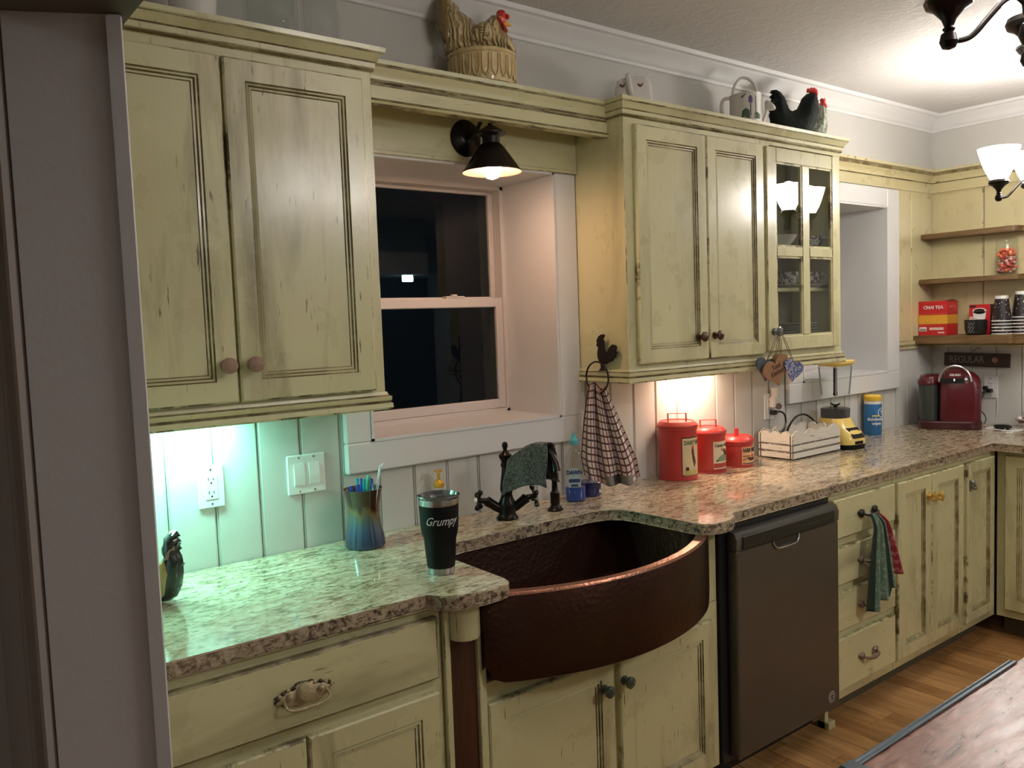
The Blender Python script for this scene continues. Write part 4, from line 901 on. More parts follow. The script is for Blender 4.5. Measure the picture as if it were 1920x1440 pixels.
t = thing('white_cord', 'white cord hanging from the corner outlet down to the counter', 'cord', (XR - 0.012, -0.345, 1.10), 0)
mb = MB(); mb.tube([(0, 0, 0), (-0.02, -0.012, -0.03), (-0.028, -0.026, -0.08), (-0.025, -0.020, -0.13), (-0.03, -0.02, -0.182)], 0.0018, 6); mb.build('wire', m_plate, t)
t = thing('plastic_bag', 'crumpled clear and red sweet bag at the right edge of the counter', 'bag', (2.575, -0.505, zc))
mb = MB()
for k in range(9):
    a = random.uniform(0, 6.28); mb.tube([(0.02 * math.cos(a + q * 1.3) * q, 0.018 * math.sin(a + q * 1.7) * q, 0.006 + 0.028 * abs(math.sin(q * 0.9 + k)) + 0.012 * q * 0.5) for q in range(5)], 0.002, 6, k % 3)
mb.sphere((0.0, -0.03, 0.075), 0.028, 12, 3, (1.0, 1.2, 0.7)); mb.sphere((-0.005, 0.01, 0.045), 0.020, 10, 3, (1, 1.2, .8))
bg = mb.build('film', [m_ceramic, mat('film_red', (0.5, 0.05, 0.06), 0.3), mat('film_brown', (0.12, 0.04, 0.03), 0.3), mat('film_clear', (0.55, 0.50, 0.48), 0.15, coat=0.5)], t)
t = thing('red_tin', 'small bright red tin at the right edge of the counter', 'tin', (2.575, -0.580, zc))
mb = MB(); mb.lathe([(0.028, 0), (0.030, 0.004), (0.030, 0.060), (0.027, 0.064), (0, 0.064)], seg=24, cap1=False); mb.build('tin_body', m_can, t)
# wipes tub
t = thing('wipes_tub', 'blue tub of disinfecting wipes with a yellow lid, behind the blender', 'tub', (1.935, -0.062, zc))
mb = MB(); mb.lathe([(0.041, 0), (0.043, 0.004), (0.043, 0.150), (0.041, 0.155)], seg=32); mb.build('tub_body', mat('tub_blue', (0.010, 0.13, 0.34), 0.3, coat=.3), t)
mb = MB(); mb.lathe([(0.0405, 0.1552), (0.0405, 0.170), (0.038, 0.171)], seg=32); mb.build('neck_band', m_plate, t)
mb = MB(); mb.lathe([(0.042, 0.1712), (0.043, 0.174), (0.043, 0.193), (0.038, 0.199), (0.0, 0.200)], seg=32, cap1=False); mb.build('lid', mat('lid_yellow', (0.78, 0.50, 0.05), 0.35), t)
cyt = math.radians(232)
text('disinfecting\nwipes', 0.021, m_text_white, t, cyl=(0.0432, cyt + 0.08, 0.070), bold=.0004)
text('Y', 0.03, m_text_white, t, cyl=(0.0432, cyt + 0.75, 0.113), bold=.0006)
mb = MB()
for k in range(20):
    a0, a1 = 2 * PI * k / 20, 2 * PI * (k + 1) / 20; rs = []
    for a in (a0, a1):
        for r in (0.020, 0.024): rs.append((cyt + 0.75 + r * math.cos(a) / 0.0434, 0.113 + r * math.sin(a)))
    v = [mb.b.verts.new((0.0436 * math.cos(p[0]), 0.0436 * math.sin(p[0]), p[1])) for p in (rs[0], rs[1], rs[3], rs[2])]; mb.b.faces.new(v)
mb.build('ring_emblem', m_text_white, t)
label_patch(0.0431, cyt - 0.45, cyt + 0.45, 0.094, 0.101, 0.0006).build('yellow_stripe', m_yplastic, t)
# blender
t = thing('countertop_blender', 'pale yellow blender with a tall clear jar, beside the white crate', 'blender', (1.487, -0.130, zc), -0.15)
mb = MB(); mb.rings([rr3(-0.070, 0.070, -0.125, 0.075, 0.045, 0.0), rr3(-0.072, 0.072, -0.127, 0.077, 0.045, 0.022)], None); mb.build('foot_band', m_matblack, t)
mb = MB(); mb.rings([rr3(-0.072, 0.072, -0.127, 0.077, 0.045, 0.0225), rr3(-0.072, 0.072, -0.126, 0.077, 0.045, 0.045), rr3(-0.068, 0.068, -0.112, 0.075, 0.045, 0.075), rr3(-0.064, 0.064, -0.078, 0.070, 0.045, 0.100), rr3(-0.062, 0.062, -0.062, 0.066, 0.05, 0.135)], None); mb.build('base_body', m_yplastic, t)
mb = MB(); mb.rings([rr3(-0.060, 0.060, -0.058, 0.062, 0.052, 0.136), rr3(-0.061, 0.061, -0.059, 0.063, 0.052, 0.178)], None); mb.build('jar_collar', mat('collar_smoke', (0.05, 0.05, 0.052), 0.12, coat=.5), t)
mb = MB()
_n = Vector((0, -0.034, 0.030)).normalized()
mb.prism([(-0.1275, 0.052), (-0.128, 0.055), (-0.090, 0.094), (-0.082, 0.094)], -0.036, 0.036, axis='x'); mb.box(-0.026, 0.026, -0.1285, -0.127, 0.024, 0.038); mb.build('control_panel', m_matblack, t)
mb = MB(); R = []
for z, r in ((0.179, 0.050), (0.20, 0.052), (0.26, 0.056), (0.34, 0.061), (0.372, 0.064)): R.append(rr3(-r, r, -r, r, r * 0.55, z))
for z, r in ((0.372, 0.061), (0.34, 0.058), (0.26, 0.053), (0.20, 0.049), (0.185, 0.046)): R.append(rr3(-r, r, -r, r, r * 0.55, z))
mb.rings(R, None); mb.build('jar', m_glass, t)
mb = MB()
for s_ in (-1, 1):
    for q in (-1, 1): mb.tube([(s_ * 0.044, q * 0.040, 0.24), (s_ * 0.052, q * 0.048, 0.368)], 0.0035, 6)
mb.build('jar_rib', mat('rib_grey', (0.30, 0.31, 0.31), 0.1), t)
mb = MB(); mb.tube([(0, 0, 0.245), (0.0, 0.0, 0.362)], 0.0085, 10); mb.sphere((0, 0, 0.243), 0.011, 10); mb.build('plunger', m_matblack, t)
mb = MB()
for k in range(4):
    a = k * PI / 2 + .3; mb.tube([(0, 0, 0.186), (0.022 * math.cos(a), 0.022 * math.sin(a), 0.192 + 0.008 * (k % 2))], [.006, .003], 6)
mb.sphere((0, 0, .188), .009, 10); mb.build('blade', m_matblack, t)
mb = MB(); mb.rings([rr3(-0.060, 0.060, -0.060, 0.060, 0.035, 0.3725), rr3(-0.072, 0.072, -0.072, 0.072, 0.04, 0.386), rr3(-0.073, 0.073, -0.073, 0.073, 0.04, 0.396), rr3(-0.066, 0.066, -0.066, 0.066, 0.04, 0.401)], None); mb.build('lid', m_yplastic, t)
mb = MB(); mb.tube([(-0.12, 0.0, 0.004), (-0.105, 0.0, 0.06), (-0.07, 0, 0.118), (-0.02, 0, 0.152), (0.04, 0, 0.158), (0.085, -0.005, 0.140), (0.125, -0.012, 0.105)], 0.0045, 8); mb.xf((Matrix.Translation((1.487, -0.130, zc)) @ Matrix.Rotation(-0.15, 4, 'Z')).inverted() @ Matrix.Translation((1.30, -0.060, zc))); mb.build('power_cord', m_black, t)
# scalloped crate
t = thing('wooden_crate', 'whitewashed slatted crate with a scalloped rim, between canisters and blender', 'crate', (1.025, -0.040, zc))
m_crate = mat('crate_white', (0.66, 0.63, 0.56), 0.6); _t = NT(m_crate)
_t.link(_t.mix(_t.ramp(_t.noise(_t.pos((6, 6, 40)), 2.5, 5, .7), [(0.60, 0.0), (0.68, 0.8)]), (0.66, 0.63, 0.56), (0.13, 0.11, 0.09)), _t.b.inputs['Base Color'])
m_cworn = wearedge('crate_edge_worn', 0.40, 0.48, (0.62, 0.59, 0.52), (0.09, 0.07, 0.055))
CRT = [m_crate, m_cworn]
Wc, Dc = 0.365, 0.172
def slat(o_, name, length, axis, px, py, z0, z1, scal=0):
    th_ = 0.011; mb = MB()
    if scal:
        pts = [(0, z0)]; pts.append((length, z0)); n = 12 * scal
        top = []
        for k in range(n + 1):
            u = k / n; top.append((length * u, z1 - 0.018 + 0.020 * abs(math.sin(PI * scal * u))))
        pts += top[::-1]
        mb.prism(pts, 0, th_, axis='y', bev=0.0022, bmi=1)
    else: mb.box(0, length, 0, th_, z0, z1, 0, 0.0030, 1)
    if axis == 'y': mb.xf(Matrix.Rotation(-PI / 2, 4, 'Z'))
    mb.xf(Matrix.Translation((px, py, 0))); return mb.build(name, CRT, o_)
for k in range(3):
    z0, z1 = 0.004 + 0.031 * k, 0.033 + 0.031 * k; sc_ = 0
    if k == 2: z1 = 0.122
    slat(t, 'slat', Wc, 'x', 0.0, -Dc - 0.0, z0, z1, 4 if k == 2 else 0)
    slat(t, 'slat', Wc, 'x', 0.0, -0.011, z0, z1, 4 if k == 2 else 0)
    slat(t, 'slat', Dc - 0.024, 'y', 0.0, -0.0118, z0, z1, 3 if k == 2 else 0)
    slat(t, 'slat', Dc - 0.024, 'y', Wc - 0.011, -0.0118, z0, z1, 3 if k == 2 else 0)
MB().box(0.012, Wc - 0.012, -Dc + 0.012, -0.012, 0.003, 0.010).build('bottom', m_crate, t)
# red canisters
def canister(label, loc, r, h, hr, words, art):
    t = thing('canister', label, 'canister', loc, 0, 'red tin canisters')
    mb = MB(); mb.lathe([(r * .97, 0), (r, 0.003), (r, h), (r * .98, h + .001)], seg=48); mb.build('can_body', m_can, t)
    mb = MB(); mb.lathe([(r + .0005, 0.0), (r + .002, 0.001), (r + .002, 0.004), (r + .0005, 0.005)], seg=48, cap0=False, cap1=False); mb.build('bottom_seam', m_can, t)
    mb = MB(); mb.lathe([(r + .001, h - 0.012), (r + .003, h - 0.010), (r + .003, h - .002), (r + .006, h + .001), (r + .005, h + .007), (r * .93, h + .017), (r * .86, h + .021), (r * .85, h + .018), (0, h + .018)], seg=48, cap0=False, cap1=False); mb.build('lid', m_can, t)
    mb = MB(); hw = r * hr; a = 0.66
    mb.box(-hw, -hw + .004, -.007, .007, h + .017, h + .048); mb.box(hw - .004, hw, -.007, .007, h + .017, h + .048); mb.box(-hw, hw, -.007, .007, h + .0481, h + .0505)
    mb.xf(Matrix.Rotation(-a if hr > .3 else 0.9, 4, 'Z')); mb.build('handle', m_can, t)
    A = math.radians(273); hwid = 0.66
    z0, z1 = h * 0.11, h * 0.80
    if art == 1: label_patch(r, A - hwid - .04, A + hwid + .04, z0 - .004, z1 + .004, .0004).build('label_border', m_text_dark, t)
    pm = {1: m_paper, 2: mat('label_buff', (0.66, 0.58, 0.42), .6), 3: mat('label_orange', (0.72, 0.43, 0.24), .6)}[art]
    lp = label_patch(r, A - hwid, A + hwid, z0, z1, .0007); lp.build('label', pm, t)
    Rf = r + .0004
    def patch(pts, m, nm):
        wrap(pts, r, A, .0012, m, nm, t)
    if art == 1:
        text(words[0], 0.023, m_text_green, t, cyl=(Rf, A - hwid + .08, z1 - .018), bold=.0004, sx=.72, align='LEFT')
        patch([(-.010, .110), (-.004, .125), (.002, .118), (.006, .095), (.012, .080), (.016, .066), (.010, .058), (.004, .046), (.000, .062), (-.006, .080)], mat('print_rooster', (0.10, 0.035, 0.02), .5), 'rooster_print')
        patch([(-.010, .110), (-.008, .130), (-.001, .136), (.002, .124)], m_red, 'comb_print')
        patch([(-.030 + .008 * math.cos(q * PI / 8), .045 + .008 * math.sin(q * PI / 8)) for q in range(16)], m_ink_brown, 'seal_print')
        patch([(-.042, .020), (.040, .020), (.040, .040), (-.042, .040)][:4], mat('print_straw', (0.52, 0.42, 0.14), .6), 'ground_print')
    elif art == 2:
        text(words[0], 0.018, m_ink_brown, t, cyl=(Rf, A - hwid + .08, z1 - .016), sx=.72, bold=.0003, align='LEFT'); text(words[1], 0.018, m_text_red, t, cyl=(Rf, A - .14, z1 - .033), sx=.8, bold=.0003, align='LEFT')
        patch([(-.034, .048), (.040, .046), (.030, .062), (.010, .076), (-.012, .070), (-.026, .058)], mat('print_green', (0.20, 0.27, 0.16), .5), 'hill_print')
        patch([(.002, .088), (.022, .090), (.036, .078), (.028, .066), (.010, .072)], m_text_dark, 'hen_print')
        patch([(-.043, .022), (.043, .022), (.043, .040), (-.043, .040)], mat('print_brick', (0.40, 0.05, 0.03), .5), 'band_print')
    else:
        text(words[0], 0.024, m_text_dark, t, cyl=(Rf, A - hwid + .04, z1 - .014), bold=.0007, sx=.62, align='LEFT')
        for q in range(5):
            patch([(-.040, .020 + q * .008), (-.005, .040 + q * .002), (-.006, .042 + q * .002), (-.040, .024 + q * .008)], m_ink_brown if q % 2 else mat('print_ray', (0.75, 0.30, 0.08), .5), 'ray_print')
        patch([(-.020, .046), (-.012, .040), (.020, .040), (.034, .034), (.030, .026), (-.004, .026), (-.016, .032)], m_ink_brown, 'plane_print')
        patch([(.000, .044), (.008, .056), (.014, .050), (.022, .056), (.020, .044), (.012, .040)], m_text_red, 'hen_print')
        patch([(-.042, .014), (.042, .014), (.042, .018), (-.042, .018)], m_text_dark, 'line_print')
    return t
canister('tallest red canister with a rooster label, leftmost of the three', (0.432, -0.098, zc), 0.074, 0.202, 0.5, ['DAIRY FARM'], 1)
canister('middle-height red canister with a green landscape label, between its neighbours', (0.622, -0.094, zc), 0.067, 0.158, 0.5, ['Country Field', 'Farm'], 2)
canister('shortest red canister with an orange farm label, rightmost of the three', (0.800, -0.096, zc), 0.067, 0.104, 0.16, ['FARM FRESH'], 3)
# blue tin, dish soap
t = thing('blue_tin', 'low dark blue round tin behind the dish soap bottle', 'tin', (-0.020, -0.080, zc))
mb = MB(); mb.lathe([(0.038, 0), (0.040, 0.003), (0.040, 0.030), (0.041, 0.031), (0.041, 0.048), (0.039, 0.050), (0, 0.050)], seg=32, cap1=False); mb.build('tin_body', mat('tin_blue', (0.008, 0.012, 0.11), 0.25, coat=.3), t)
MB().box(0.008, 0.022, -0.0405, -0.0385, 0.012, 0.024).build('white_mark', m_text_white, t)
t = thing('dish_soap_bottle', 'clear dish soap bottle one quarter full of blue liquid, right of the faucet', 'bottle', (-0.122, -0.118, zc), -0.66)
bp_ = [(0.90, 0.002), (1.0, 0.008), (1.0, 0.09), (0.97, 0.13), (0.80, 0.162), (0.50, 0.183), (0.30, 0.193), (0.28, 0.205)]
mb = MB(); mb.lathe([(0.036 * a, z) for a, z in bp_] + [(0.0335 * a, z) for a, z in bp_[::-1]], seg=32, sy=0.68); mb.build('bottle', m_glass, t)
mb = MB(); mb.lathe([(0.031, 0.003), (0.0345, 0.009), (0.0345, 0.050), (0.0, 0.050)], seg=32, sy=0.66, cap1=False); mb.build('blue_liquid', mat('soap_blue', (0.006, 0.05, 0.30), 0.1, coat=.5), t)
mb = MB(); mb.lathe([(0.016, 0.198), (0.017, 0.200), (0.017, 0.214), (0.013, 0.216), (0.008, 0.222), (0.007, 0.236), (0, 0.237)], seg=20, cap1=False); mb.build('cap', mat('cap_teal', (0.10, 0.42, 0.48), .3), t)
mb = MB(); mb.prism([(-0.004 + .021 * math.cos(q * PI / 12), .100 + .021 * math.sin(q * PI / 12)) for q in range(24)], -0.0268, -0.0256, axis='y'); mb.box(-0.026, 0.018, -0.0265, -0.0256, 0.054, 0.086); mb.build('label', mat('label_pale', (0.35, 0.42, 0.48), .4), t)
mb = MB(); mb.box(-0.023, 0.015, -0.0272, -0.0266, 0.070, 0.082); mb.box(-0.016, 0.008, -0.0272, -0.0266, 0.056, 0.064); mb.build('label_print', mat('print_navy', (0.03, 0.05, 0.12), .4), t)
text('DAWN', 0.019, mat('dawn_ink', (0.02, 0.04, 0.12), .4), t, loc=(-0.004, -0.0272, 0.104), bold=.0008, sx=.9)
# pump soap
t = thing('soap_pump', 'clear pump bottle with a golden pump, behind the black tumbler', 'bottle', (-0.640, -0.058, zc))
mb = MB(); mb.lathe([(0.028, 0.0), (0.030, 0.004), (0.030, 0.085), (0.026, 0.100), (0.013, 0.112), (0.013, 0.118)], seg=28); mb.build('bottle', m_glass, t)
mb = MB(); mb.lathe([(0.0265, 0.004), (0.0275, 0.010), (0.0275, 0.060), (0, 0.060)], seg=28, cap1=False); mb.build('soap', mat('soap_amber', (0.45, 0.25, 0.08), .2), t)
mb = MB(); mb.lathe([(0.014, 0.118), (0.017, 0.122), (0.017, 0.132), (0.011, 0.140), (0.005, 0.143), (0.004, 0.160), (0.006, 0.166), (0.0135, 0.169), (0.0135, 0.172), (0, 0.173)], seg=24, cap1=False); mb.tube([(0, 0, .169), (-0.012, -0.02, .169), (-0.016, -0.028, .165)], .0035, 8); mb.build('pump', mat('pump_gold', (0.75, 0.40, 0.05), .25, .4), t)
# tumbler
t = thing('tumbler', 'tall black tumbler with steel rim, reading Grumpy, on the counter by the sink', 'tumbler', (-0.916, -0.487, zc))
def tr(z): return 0.0355 + (0.0425 - 0.0355) * min(1, z / 0.105) if z < 0.108 else 0.047 + (0.0505 - 0.047) * (z - 0.108) / 0.09
mb = MB(); mb.lathe([(0.0325, 0.0), (0.0335, 0.001), (0.0345, 0.016)], seg=48); mb.build('steel_base', mat('satin_steel', (0.42, 0.42, 0.41), 0.38, 1.0), t)
mb = MB(); mb.lathe([(0.0348, 0.0162), (0.0355, 0.018), (0.041, 0.088), (0.0465, 0.106), (0.0475, 0.116), (0.0505, 0.176)], seg=48); mb.build('sleeve', m_matblack, t)
mb = MB(); mb.lathe([(0.0503, 0.1762), (0.0512, 0.192), (0.0508, 0.194), (0.0480, 0.194), (0.047, 0.18)], seg=48, cap1=False); mb.build('steel_rim', m_steel, t)
mb = MB(); mb.lathe([(0.047, 0.186), (0.0535, 0.1945), (0.0545, 0.197), (0.0535, 0.200), (0.048, 0.2005), (0.045, 0.191), (0.0, 0.190)], seg=48, cap0=False, cap1=False); mb.build('lid', mat('lid_smoke', (0.10, 0.10, 0.10), 0.06, coat=1), t)
mb = MB(); mb.box(-0.012, 0.012, -0.034, -0.006, 0.190, 0.197, 0, .003); mb.build('slider', m_black, t)
text('Grumpy', 0.030, mat('silver_script', (0.55, 0.55, 0.55), 0.4), t, cyl=(lambda z: 0.0478 + (z - .116) * .05, math.radians(243), 0.139), shear=0.45, sx=0.85)
# glazed crock with pens
t = thing('pottery_crock', 'waisted pottery crock glazed brown over blue, between switch plate and tumbler', 'crock', (-0.935, -0.118, zc))
m_crock = mat('crock_glaze', (0.1, 0.1, 0.1), 0.12, coat=0.8); _t = NT(m_crock)
_sx = _t.new('ShaderNodeSeparateXYZ'); _t.link(_t.pos((1, 1, 1), src='Object'), _sx.inputs[0])
_nn = _t.noise(_t.pos((26, 26, 5), src='Object'), 1.0, 4, .6); _ad = _t.new('ShaderNodeMath', operation='MULTIPLY_ADD'); _t.link(_nn, _ad.inputs[0]); _ad.inputs[1].default_value = 0.11; _t.link(_sx.outputs['Z'], _ad.inputs[2])
_t.link(_t.ramp(_ad.outputs[0], [(0.060, (0.025, 0.045, 0.085)), (0.100, (0.040, 0.075, 0.14)), (0.135, (0.085, 0.12, 0.11)), (0.158, (0.15, 0.12, 0.05)), (0.178, (0.045, 0.022, 0.009)), (0.23, (0.04, 0.02, 0.009))]), _t.b.inputs['Base Color'])
pc = [(0.054, 0.0), (0.0585, 0.006), (0.056, 0.030), (0.049, 0.060), (0.045, 0.090), (0.046, 0.120), (0.052, 0.150), (0.056, 0.168), (0.053, 0.168), (0.048, 0.150), (0.042, 0.120), (0.041, 0.09), (0.045, 0.06), (0.05, 0.02), (0, 0.015)]
mb = MB(); mb.lathe(pc, seg=40, cap1=False); mb.build('crock_body', m_crock, t)
m_pens = {'teal': mat('pen_teal', (0.03, 0.35, 0.36), .3), 'blue': mat('pen_blue', (0.03, 0.07, 0.42), .3), 'mint': mat('pen_mint', (0.10, 0.45, 0.34), .3), 'white': mat('pen_white', (0.70, 0.72, 0.75), .3)}
for k, (c, dx, dy, L_, lab) in enumerate((('blue', -0.034, -0.006, .166, 'blue pen at the left rim of the pottery crock'), ('blue', -0.024, -0.020, .172, 'thick blue pen second from the left in the pottery crock'), ('teal', -0.014, 0.002, .184, 'bright teal pen left of centre in the pottery crock'), ('teal', -0.004, -0.012, .183, 'pale teal pen at the centre of the pottery crock'), ('mint', 0.010, -0.008, .190, 'wide mint pen right of centre in the pottery crock'), ('blue', 0.004, 0.016, .178, 'slim blue pen behind the mint pen in the crock'), ('blue', 0.024, 0.008, .176, 'dark blue pen at the right side of the pottery crock'), ('white', 0.030, -0.010, .206, 'tall white toothbrush leaning right in the pottery crock'))):
    p = thing('toothbrush' if c == 'white' else 'pen', lab, 'toothbrush' if c == 'white' else 'pen', (-0.935, -0.118, zc + 0.0155), 0, None if c == 'white' else 'pens in the pottery crock')
    mb = MB(); r_ = 0.006 if c == 'mint' else 0.0042; e = (dx * 1.30, dy * 1.3 - .004, L_) if c != 'white' else (0.052, -0.010, L_ - .004)
    b0 = (dx * .45, dy * .45, 0.002)
    mb.tube([b0, e], r_, 8); mb.build('barrel', m_pens[c], p)
    if c == 'white':
        mb = MB(); mb.box(-0.006, 0.006, -0.004, 0.004, 0, 0.020, 0, .002, rot=Matrix.Translation(e) @ Matrix.Rotation(0.9, 4, 'Y')); mb.build('brush_head', m_pens[c], p)
    else:
        mb = MB(); mb.tube([(e[0] + .0035, e[1] - .004, e[2] - .002), (e[0] + .002, e[1] - .005, e[2] - .030)], .0014, 6); mb.build('clip', m_pens[c], p)
# faucet
t = thing('faucet', 'black bronze two-handle faucet with a tall turned post behind the sink', 'faucet', (-0.445, -0.150, zc))
mb = MB(); mb.lathe([(0.034, 0), (0.036, 0.004), (0.031, 0.010), (0.027, 0.018), (0.029, 0.040), (0.026, 0.055), (0.020, 0.068), (0.017, 0.080), (0.021, 0.095), (0.019, 0.115), (0.014, 0.150), (0.013, 0.165), (0.016, 0.168), (0.016, 0.178), (0.013, 0.181), (0.016, 0.190), (0.021, 0.198), (0.021, 0.206), (0.012, 0.212), (0.006, 0.220), (0.007, 0.226), (0.010, 0.234), (0.008, 0.244), (0.001, 0.248)], seg=28); mb.build('post', m_bronze, t)
for s_ in (-1, 1):
    dx, dy = s_ * 0.80, s_ * -0.35
    mb = MB(); e = Vector((dx * 0.075, dy * 0.075, 0.062)); mb.tube([(0, 0, 0.030), (dx * 0.03, dy * .03, 0.036), (dx * 0.055, dy * .055, 0.050), e], [0.016, .015, .015, .017], 14); ar = mb.build('side_arm', m_bronze, t)
    mb = MB(); c = e + Vector((dx * 0.030, dy * 0.030, 0.004)); mb.tube([e, c], [.010, .008], 12); mb.sphere(c, .010, 12)
    ax = Vector((dx, dy, 0.10)).normalized(); u_ = ax.orthogonal().normalized(); v_ = ax.cross(u_)
    for q in range(4):
        a = q * PI / 2 + 0.3; d_ = u_ * math.cos(a) + v_ * math.sin(a); mb.tube([c, c + d_ * 0.018, c + d_ * 0.026, c + d_ * 0.034, c + d_ * 0.037], [.005, .0045, .0085, .0085, .003], 10)
    mb.build('cross_handle', m_bronze, ar)
    if s_ < 0:
        mb = MB(); mb.sphere(c + ax * .008, .008, 12, 0, (1, 1, 1)); mb.build('button', m_ceramic, ar)
sp = [(0, -0.004, 0.172), (0.012, -0.045, 0.200), (0.018, -0.085, 0.225), (0.022, -0.120, 0.240), (0.026, -0.150, 0.243), (0.030, -0.176, 0.232), (0.033, -0.194, 0.210), (0.034, -0.203, 0.186), (0.034, -0.206, 0.172)]
mb = MB(); mb.tube(sp, [.010, .010, .010, .0105, .011, .0115, .012, .0125, .015], 14); mb.build('spout', m_bronze, t)
cl = thing('dish_cloth', 'dark grey dish cloth with a pale floral pattern draped over the faucet spout', 'cloth', (-0.445, -0.150, zc))
m_cloth = mat('floral_cloth', (0.045, 0.05, 0.048), 0.85, sheen=.3); _t = NT(m_cloth)
_w = _t.noise(_t.pos((45, 45, 70), src='UV') if False else _t.pos((4.5, 7, 1), src='UV'), 1.5, 4, .6, 3.2)
_t.link(_t.mix(_t.ramp(_w, [(0.46, 0.0), (0.49, 1.0), (0.52, 1.0), (0.55, 0.0)]), (0.020, 0.022, 0.021), (0.17, 0.175, 0.16)), _t.b.inputs['Base Color'])
def clothf(u, v):
    # u along the spout, v from far hem over the spout to near hem (camera side is -x)
    y = -0.020 - 0.168 * u; s_ = v * 0.34 - 0.17
    zt = 0.190 + 0.062 * math.sin(min(1, u * 1.15) * PI * 0.5)
    xs = 0.008 + 0.018 * u
    if abs(s_) < 0.022: a = s_ / 0.022 * PI / 2; x = xs + 0.014 * math.sin(a); z = zt + 0.006 * math.cos(a)
    else:
        d_ = abs(s_) - 0.022; sg = 1 if s_ > 0 else -1
        ln = (0.125 if sg < 0 else 0.115) * d_ / 0.148
        x = xs + sg * (0.014 + 0.10 * ln) + 0.004 * math.sin(u * 14 + s_ * 20); z = zt - ln - (0.03 * (1 - u) * d_ / .148 * -0.4)
        y += -0.004 * math.sin(d_ * 40) + 0.03 * d_ / .148 * (0.5 - u) * 1.2
    return (x, y, z)
grid(24, 44, clothf, 'fabric', m_cloth, cl, 0.0035)
t = thing('side_sprayer', 'black bronze side sprayer standing right of the faucet', 'sprayer', (-0.262, -0.172, zc))
mb = MB(); mb.lathe([(0.026, 0), (0.027, 0.004), (0.020, 0.010), (0.014, 0.018), (0.016, 0.024), (0.016, 0.058), (0.013, 0.062), (0.010, 0.066), (0.009, 0.096), (0.012, 0.102), (0.015, 0.112), (0.015, 0.122), (0.009, 0.131), (0.001, 0.133)], seg=24); mb.build('sprayer_body', m_bronze, t)

# ================================================================== ON TOP OF THE CABINETS (2.263)
zt_ = 2.2635
VA = -0.662
m_rbody = mat('rooster_black', (0.006, 0.010, 0.008), 0.6, bump=.5, bscale=70, spec=.2)
m_wbody = mat('hen_white', (0.42, 0.45, 0.36), 0.6); _t = NT(m_wbody)
_t.link(_t.mix(_t.ramp(_t.noise(_t.pos((60, 60, 22)), 1.6, 5, .7), [(0.42, 0.0), (0.58, 1.0)]), (0.10, 0.13, 0.07), (0.50, 0.52, 0.44)), _t.b.inputs['Base Color'])
K = 0.000282
def zo(pts, cx, by, k): return [((x - cx) * k, (by - y) * k) for x, y in pts]
t = thing('rooster_figurine', 'black rooster figurine with a red comb on the right wall cabinet', 'figurine', (1.165, -0.140, zt_), VA)
o_ = zo([(870, 235), (930, 230), (1000, 270), (1060, 340), (1095, 430), (1130, 530), (1180, 555), (1250, 530), (1290, 450), (1330, 370), (1400, 310), (1480, 285), (1545, 320), (1568, 420), (1575, 530), (1560, 640), (1530, 760), (1470, 880), (1420, 985), (1350, 1010), (1050, 1000), (960, 930), (900, 830), (850, 720), (825, 600), (845, 560), (822, 540), (842, 470), (835, 420), (872, 370), (840, 330), (885, 290), (855, 270)], 1195, 1010, K)
inflate(o_, 0.046, 0.062, 0.0065).build('body', m_rbody, t)
o_ = zo([(1398, 290), (1400, 240), (1425, 222), (1445, 232), (1470, 210), (1490, 226), (1520, 214), (1545, 240), (1565, 255), (1572, 310), (1560, 400), (1575, 420), (1560, 440), (1535, 400), (1530, 330), (1480, 300)], 1195, 1010, K)
inflate(o_, 0.012, 0.02, 0.004).build('comb', m_red, t)
t = thing('hen_figurine', 'speckled white hen figurine with red face, tucked behind the black rooster', 'figurine', (1.362, -0.128, zt_), VA)
o_ = zo([(1590, 520), (1610, 440), (1650, 390), (1700, 395), (1760, 440), (1790, 560), (1800, 700), (1780, 830), (1740, 960), (1690, 1060), (1500, 1060), (1430, 900), (1440, 760), (1520, 700), (1570, 620)], 1630, 1060, K)
inflate(o_, 0.050, 0.060, 0.0065).build('body', m_wbody, t)
mb = inflate(zo([(1655, 400), (1652, 350), (1680, 332), (1700, 342), (1725, 335), (1742, 370), (1735, 400), (1758, 440), (1768, 480), (1740, 498), (1700, 500), (1690, 470), (1640, 450), (1645, 420)], 1630, 1060, K), 0.018, 0.025, 0.004, y0=-0.022); mb.build('comb', m_red, t)
# watering can
t = thing('watering_can', 'white watering can painted with bird houses, left of the black rooster', 'watering can', (0.857, -0.125, zt_), VA)
m_wc = mat('can_white', (0.62, 0.59, 0.54), 0.35, coat=.2)
mb = MB(); mb.lathe([(0.062, 0), (0.064, 0.004), (0.062, 0.150), (0.064, 0.154), (0.060, 0.154), (0.058, 0.14), (0.0, 0.02)], seg=36, cap1=False); mb.build('can_body', m_wc, t)
mb = MB(); mb.tube([(-0.052, 0, 0.150), (-0.045, 0, 0.190), (-0.020, 0, 0.222), (0.010, 0, 0.222), (0.038, 0, 0.195), (0.047, 0, 0.150)], 0.006, 10); mb.build('top_handle', m_wc, t)
mb = MB(); mb.tube([(-0.062, 0, 0.145), (-0.088, 0, 0.142), (-0.098, 0, 0.110), (-0.088, 0, 0.070), (-0.062, 0, 0.040)], 0.007, 10); mb.build('side_handle', m_wc, t)
mb = MB(); mb.tube([(0.058, 0, 0.025), (0.074, 0, 0.060), (0.088, 0, 0.100)], [.009, .007, .007], 12); mb.lathe([(0.008, 0), (0.026, 0.020), (0.026, 0.026), (0, 0.030)], (0.084, 0, 0.096), 24, mtx=Matrix.Rotation(0.75, 4, 'Y') , cap1=False); mb.build('spout', m_wc, t)
def cpatch(par, R, A, polys, m, nm):
    for pts in polys: o = wrap(pts, R, A, .0004, m, nm, par, .005)
    return o
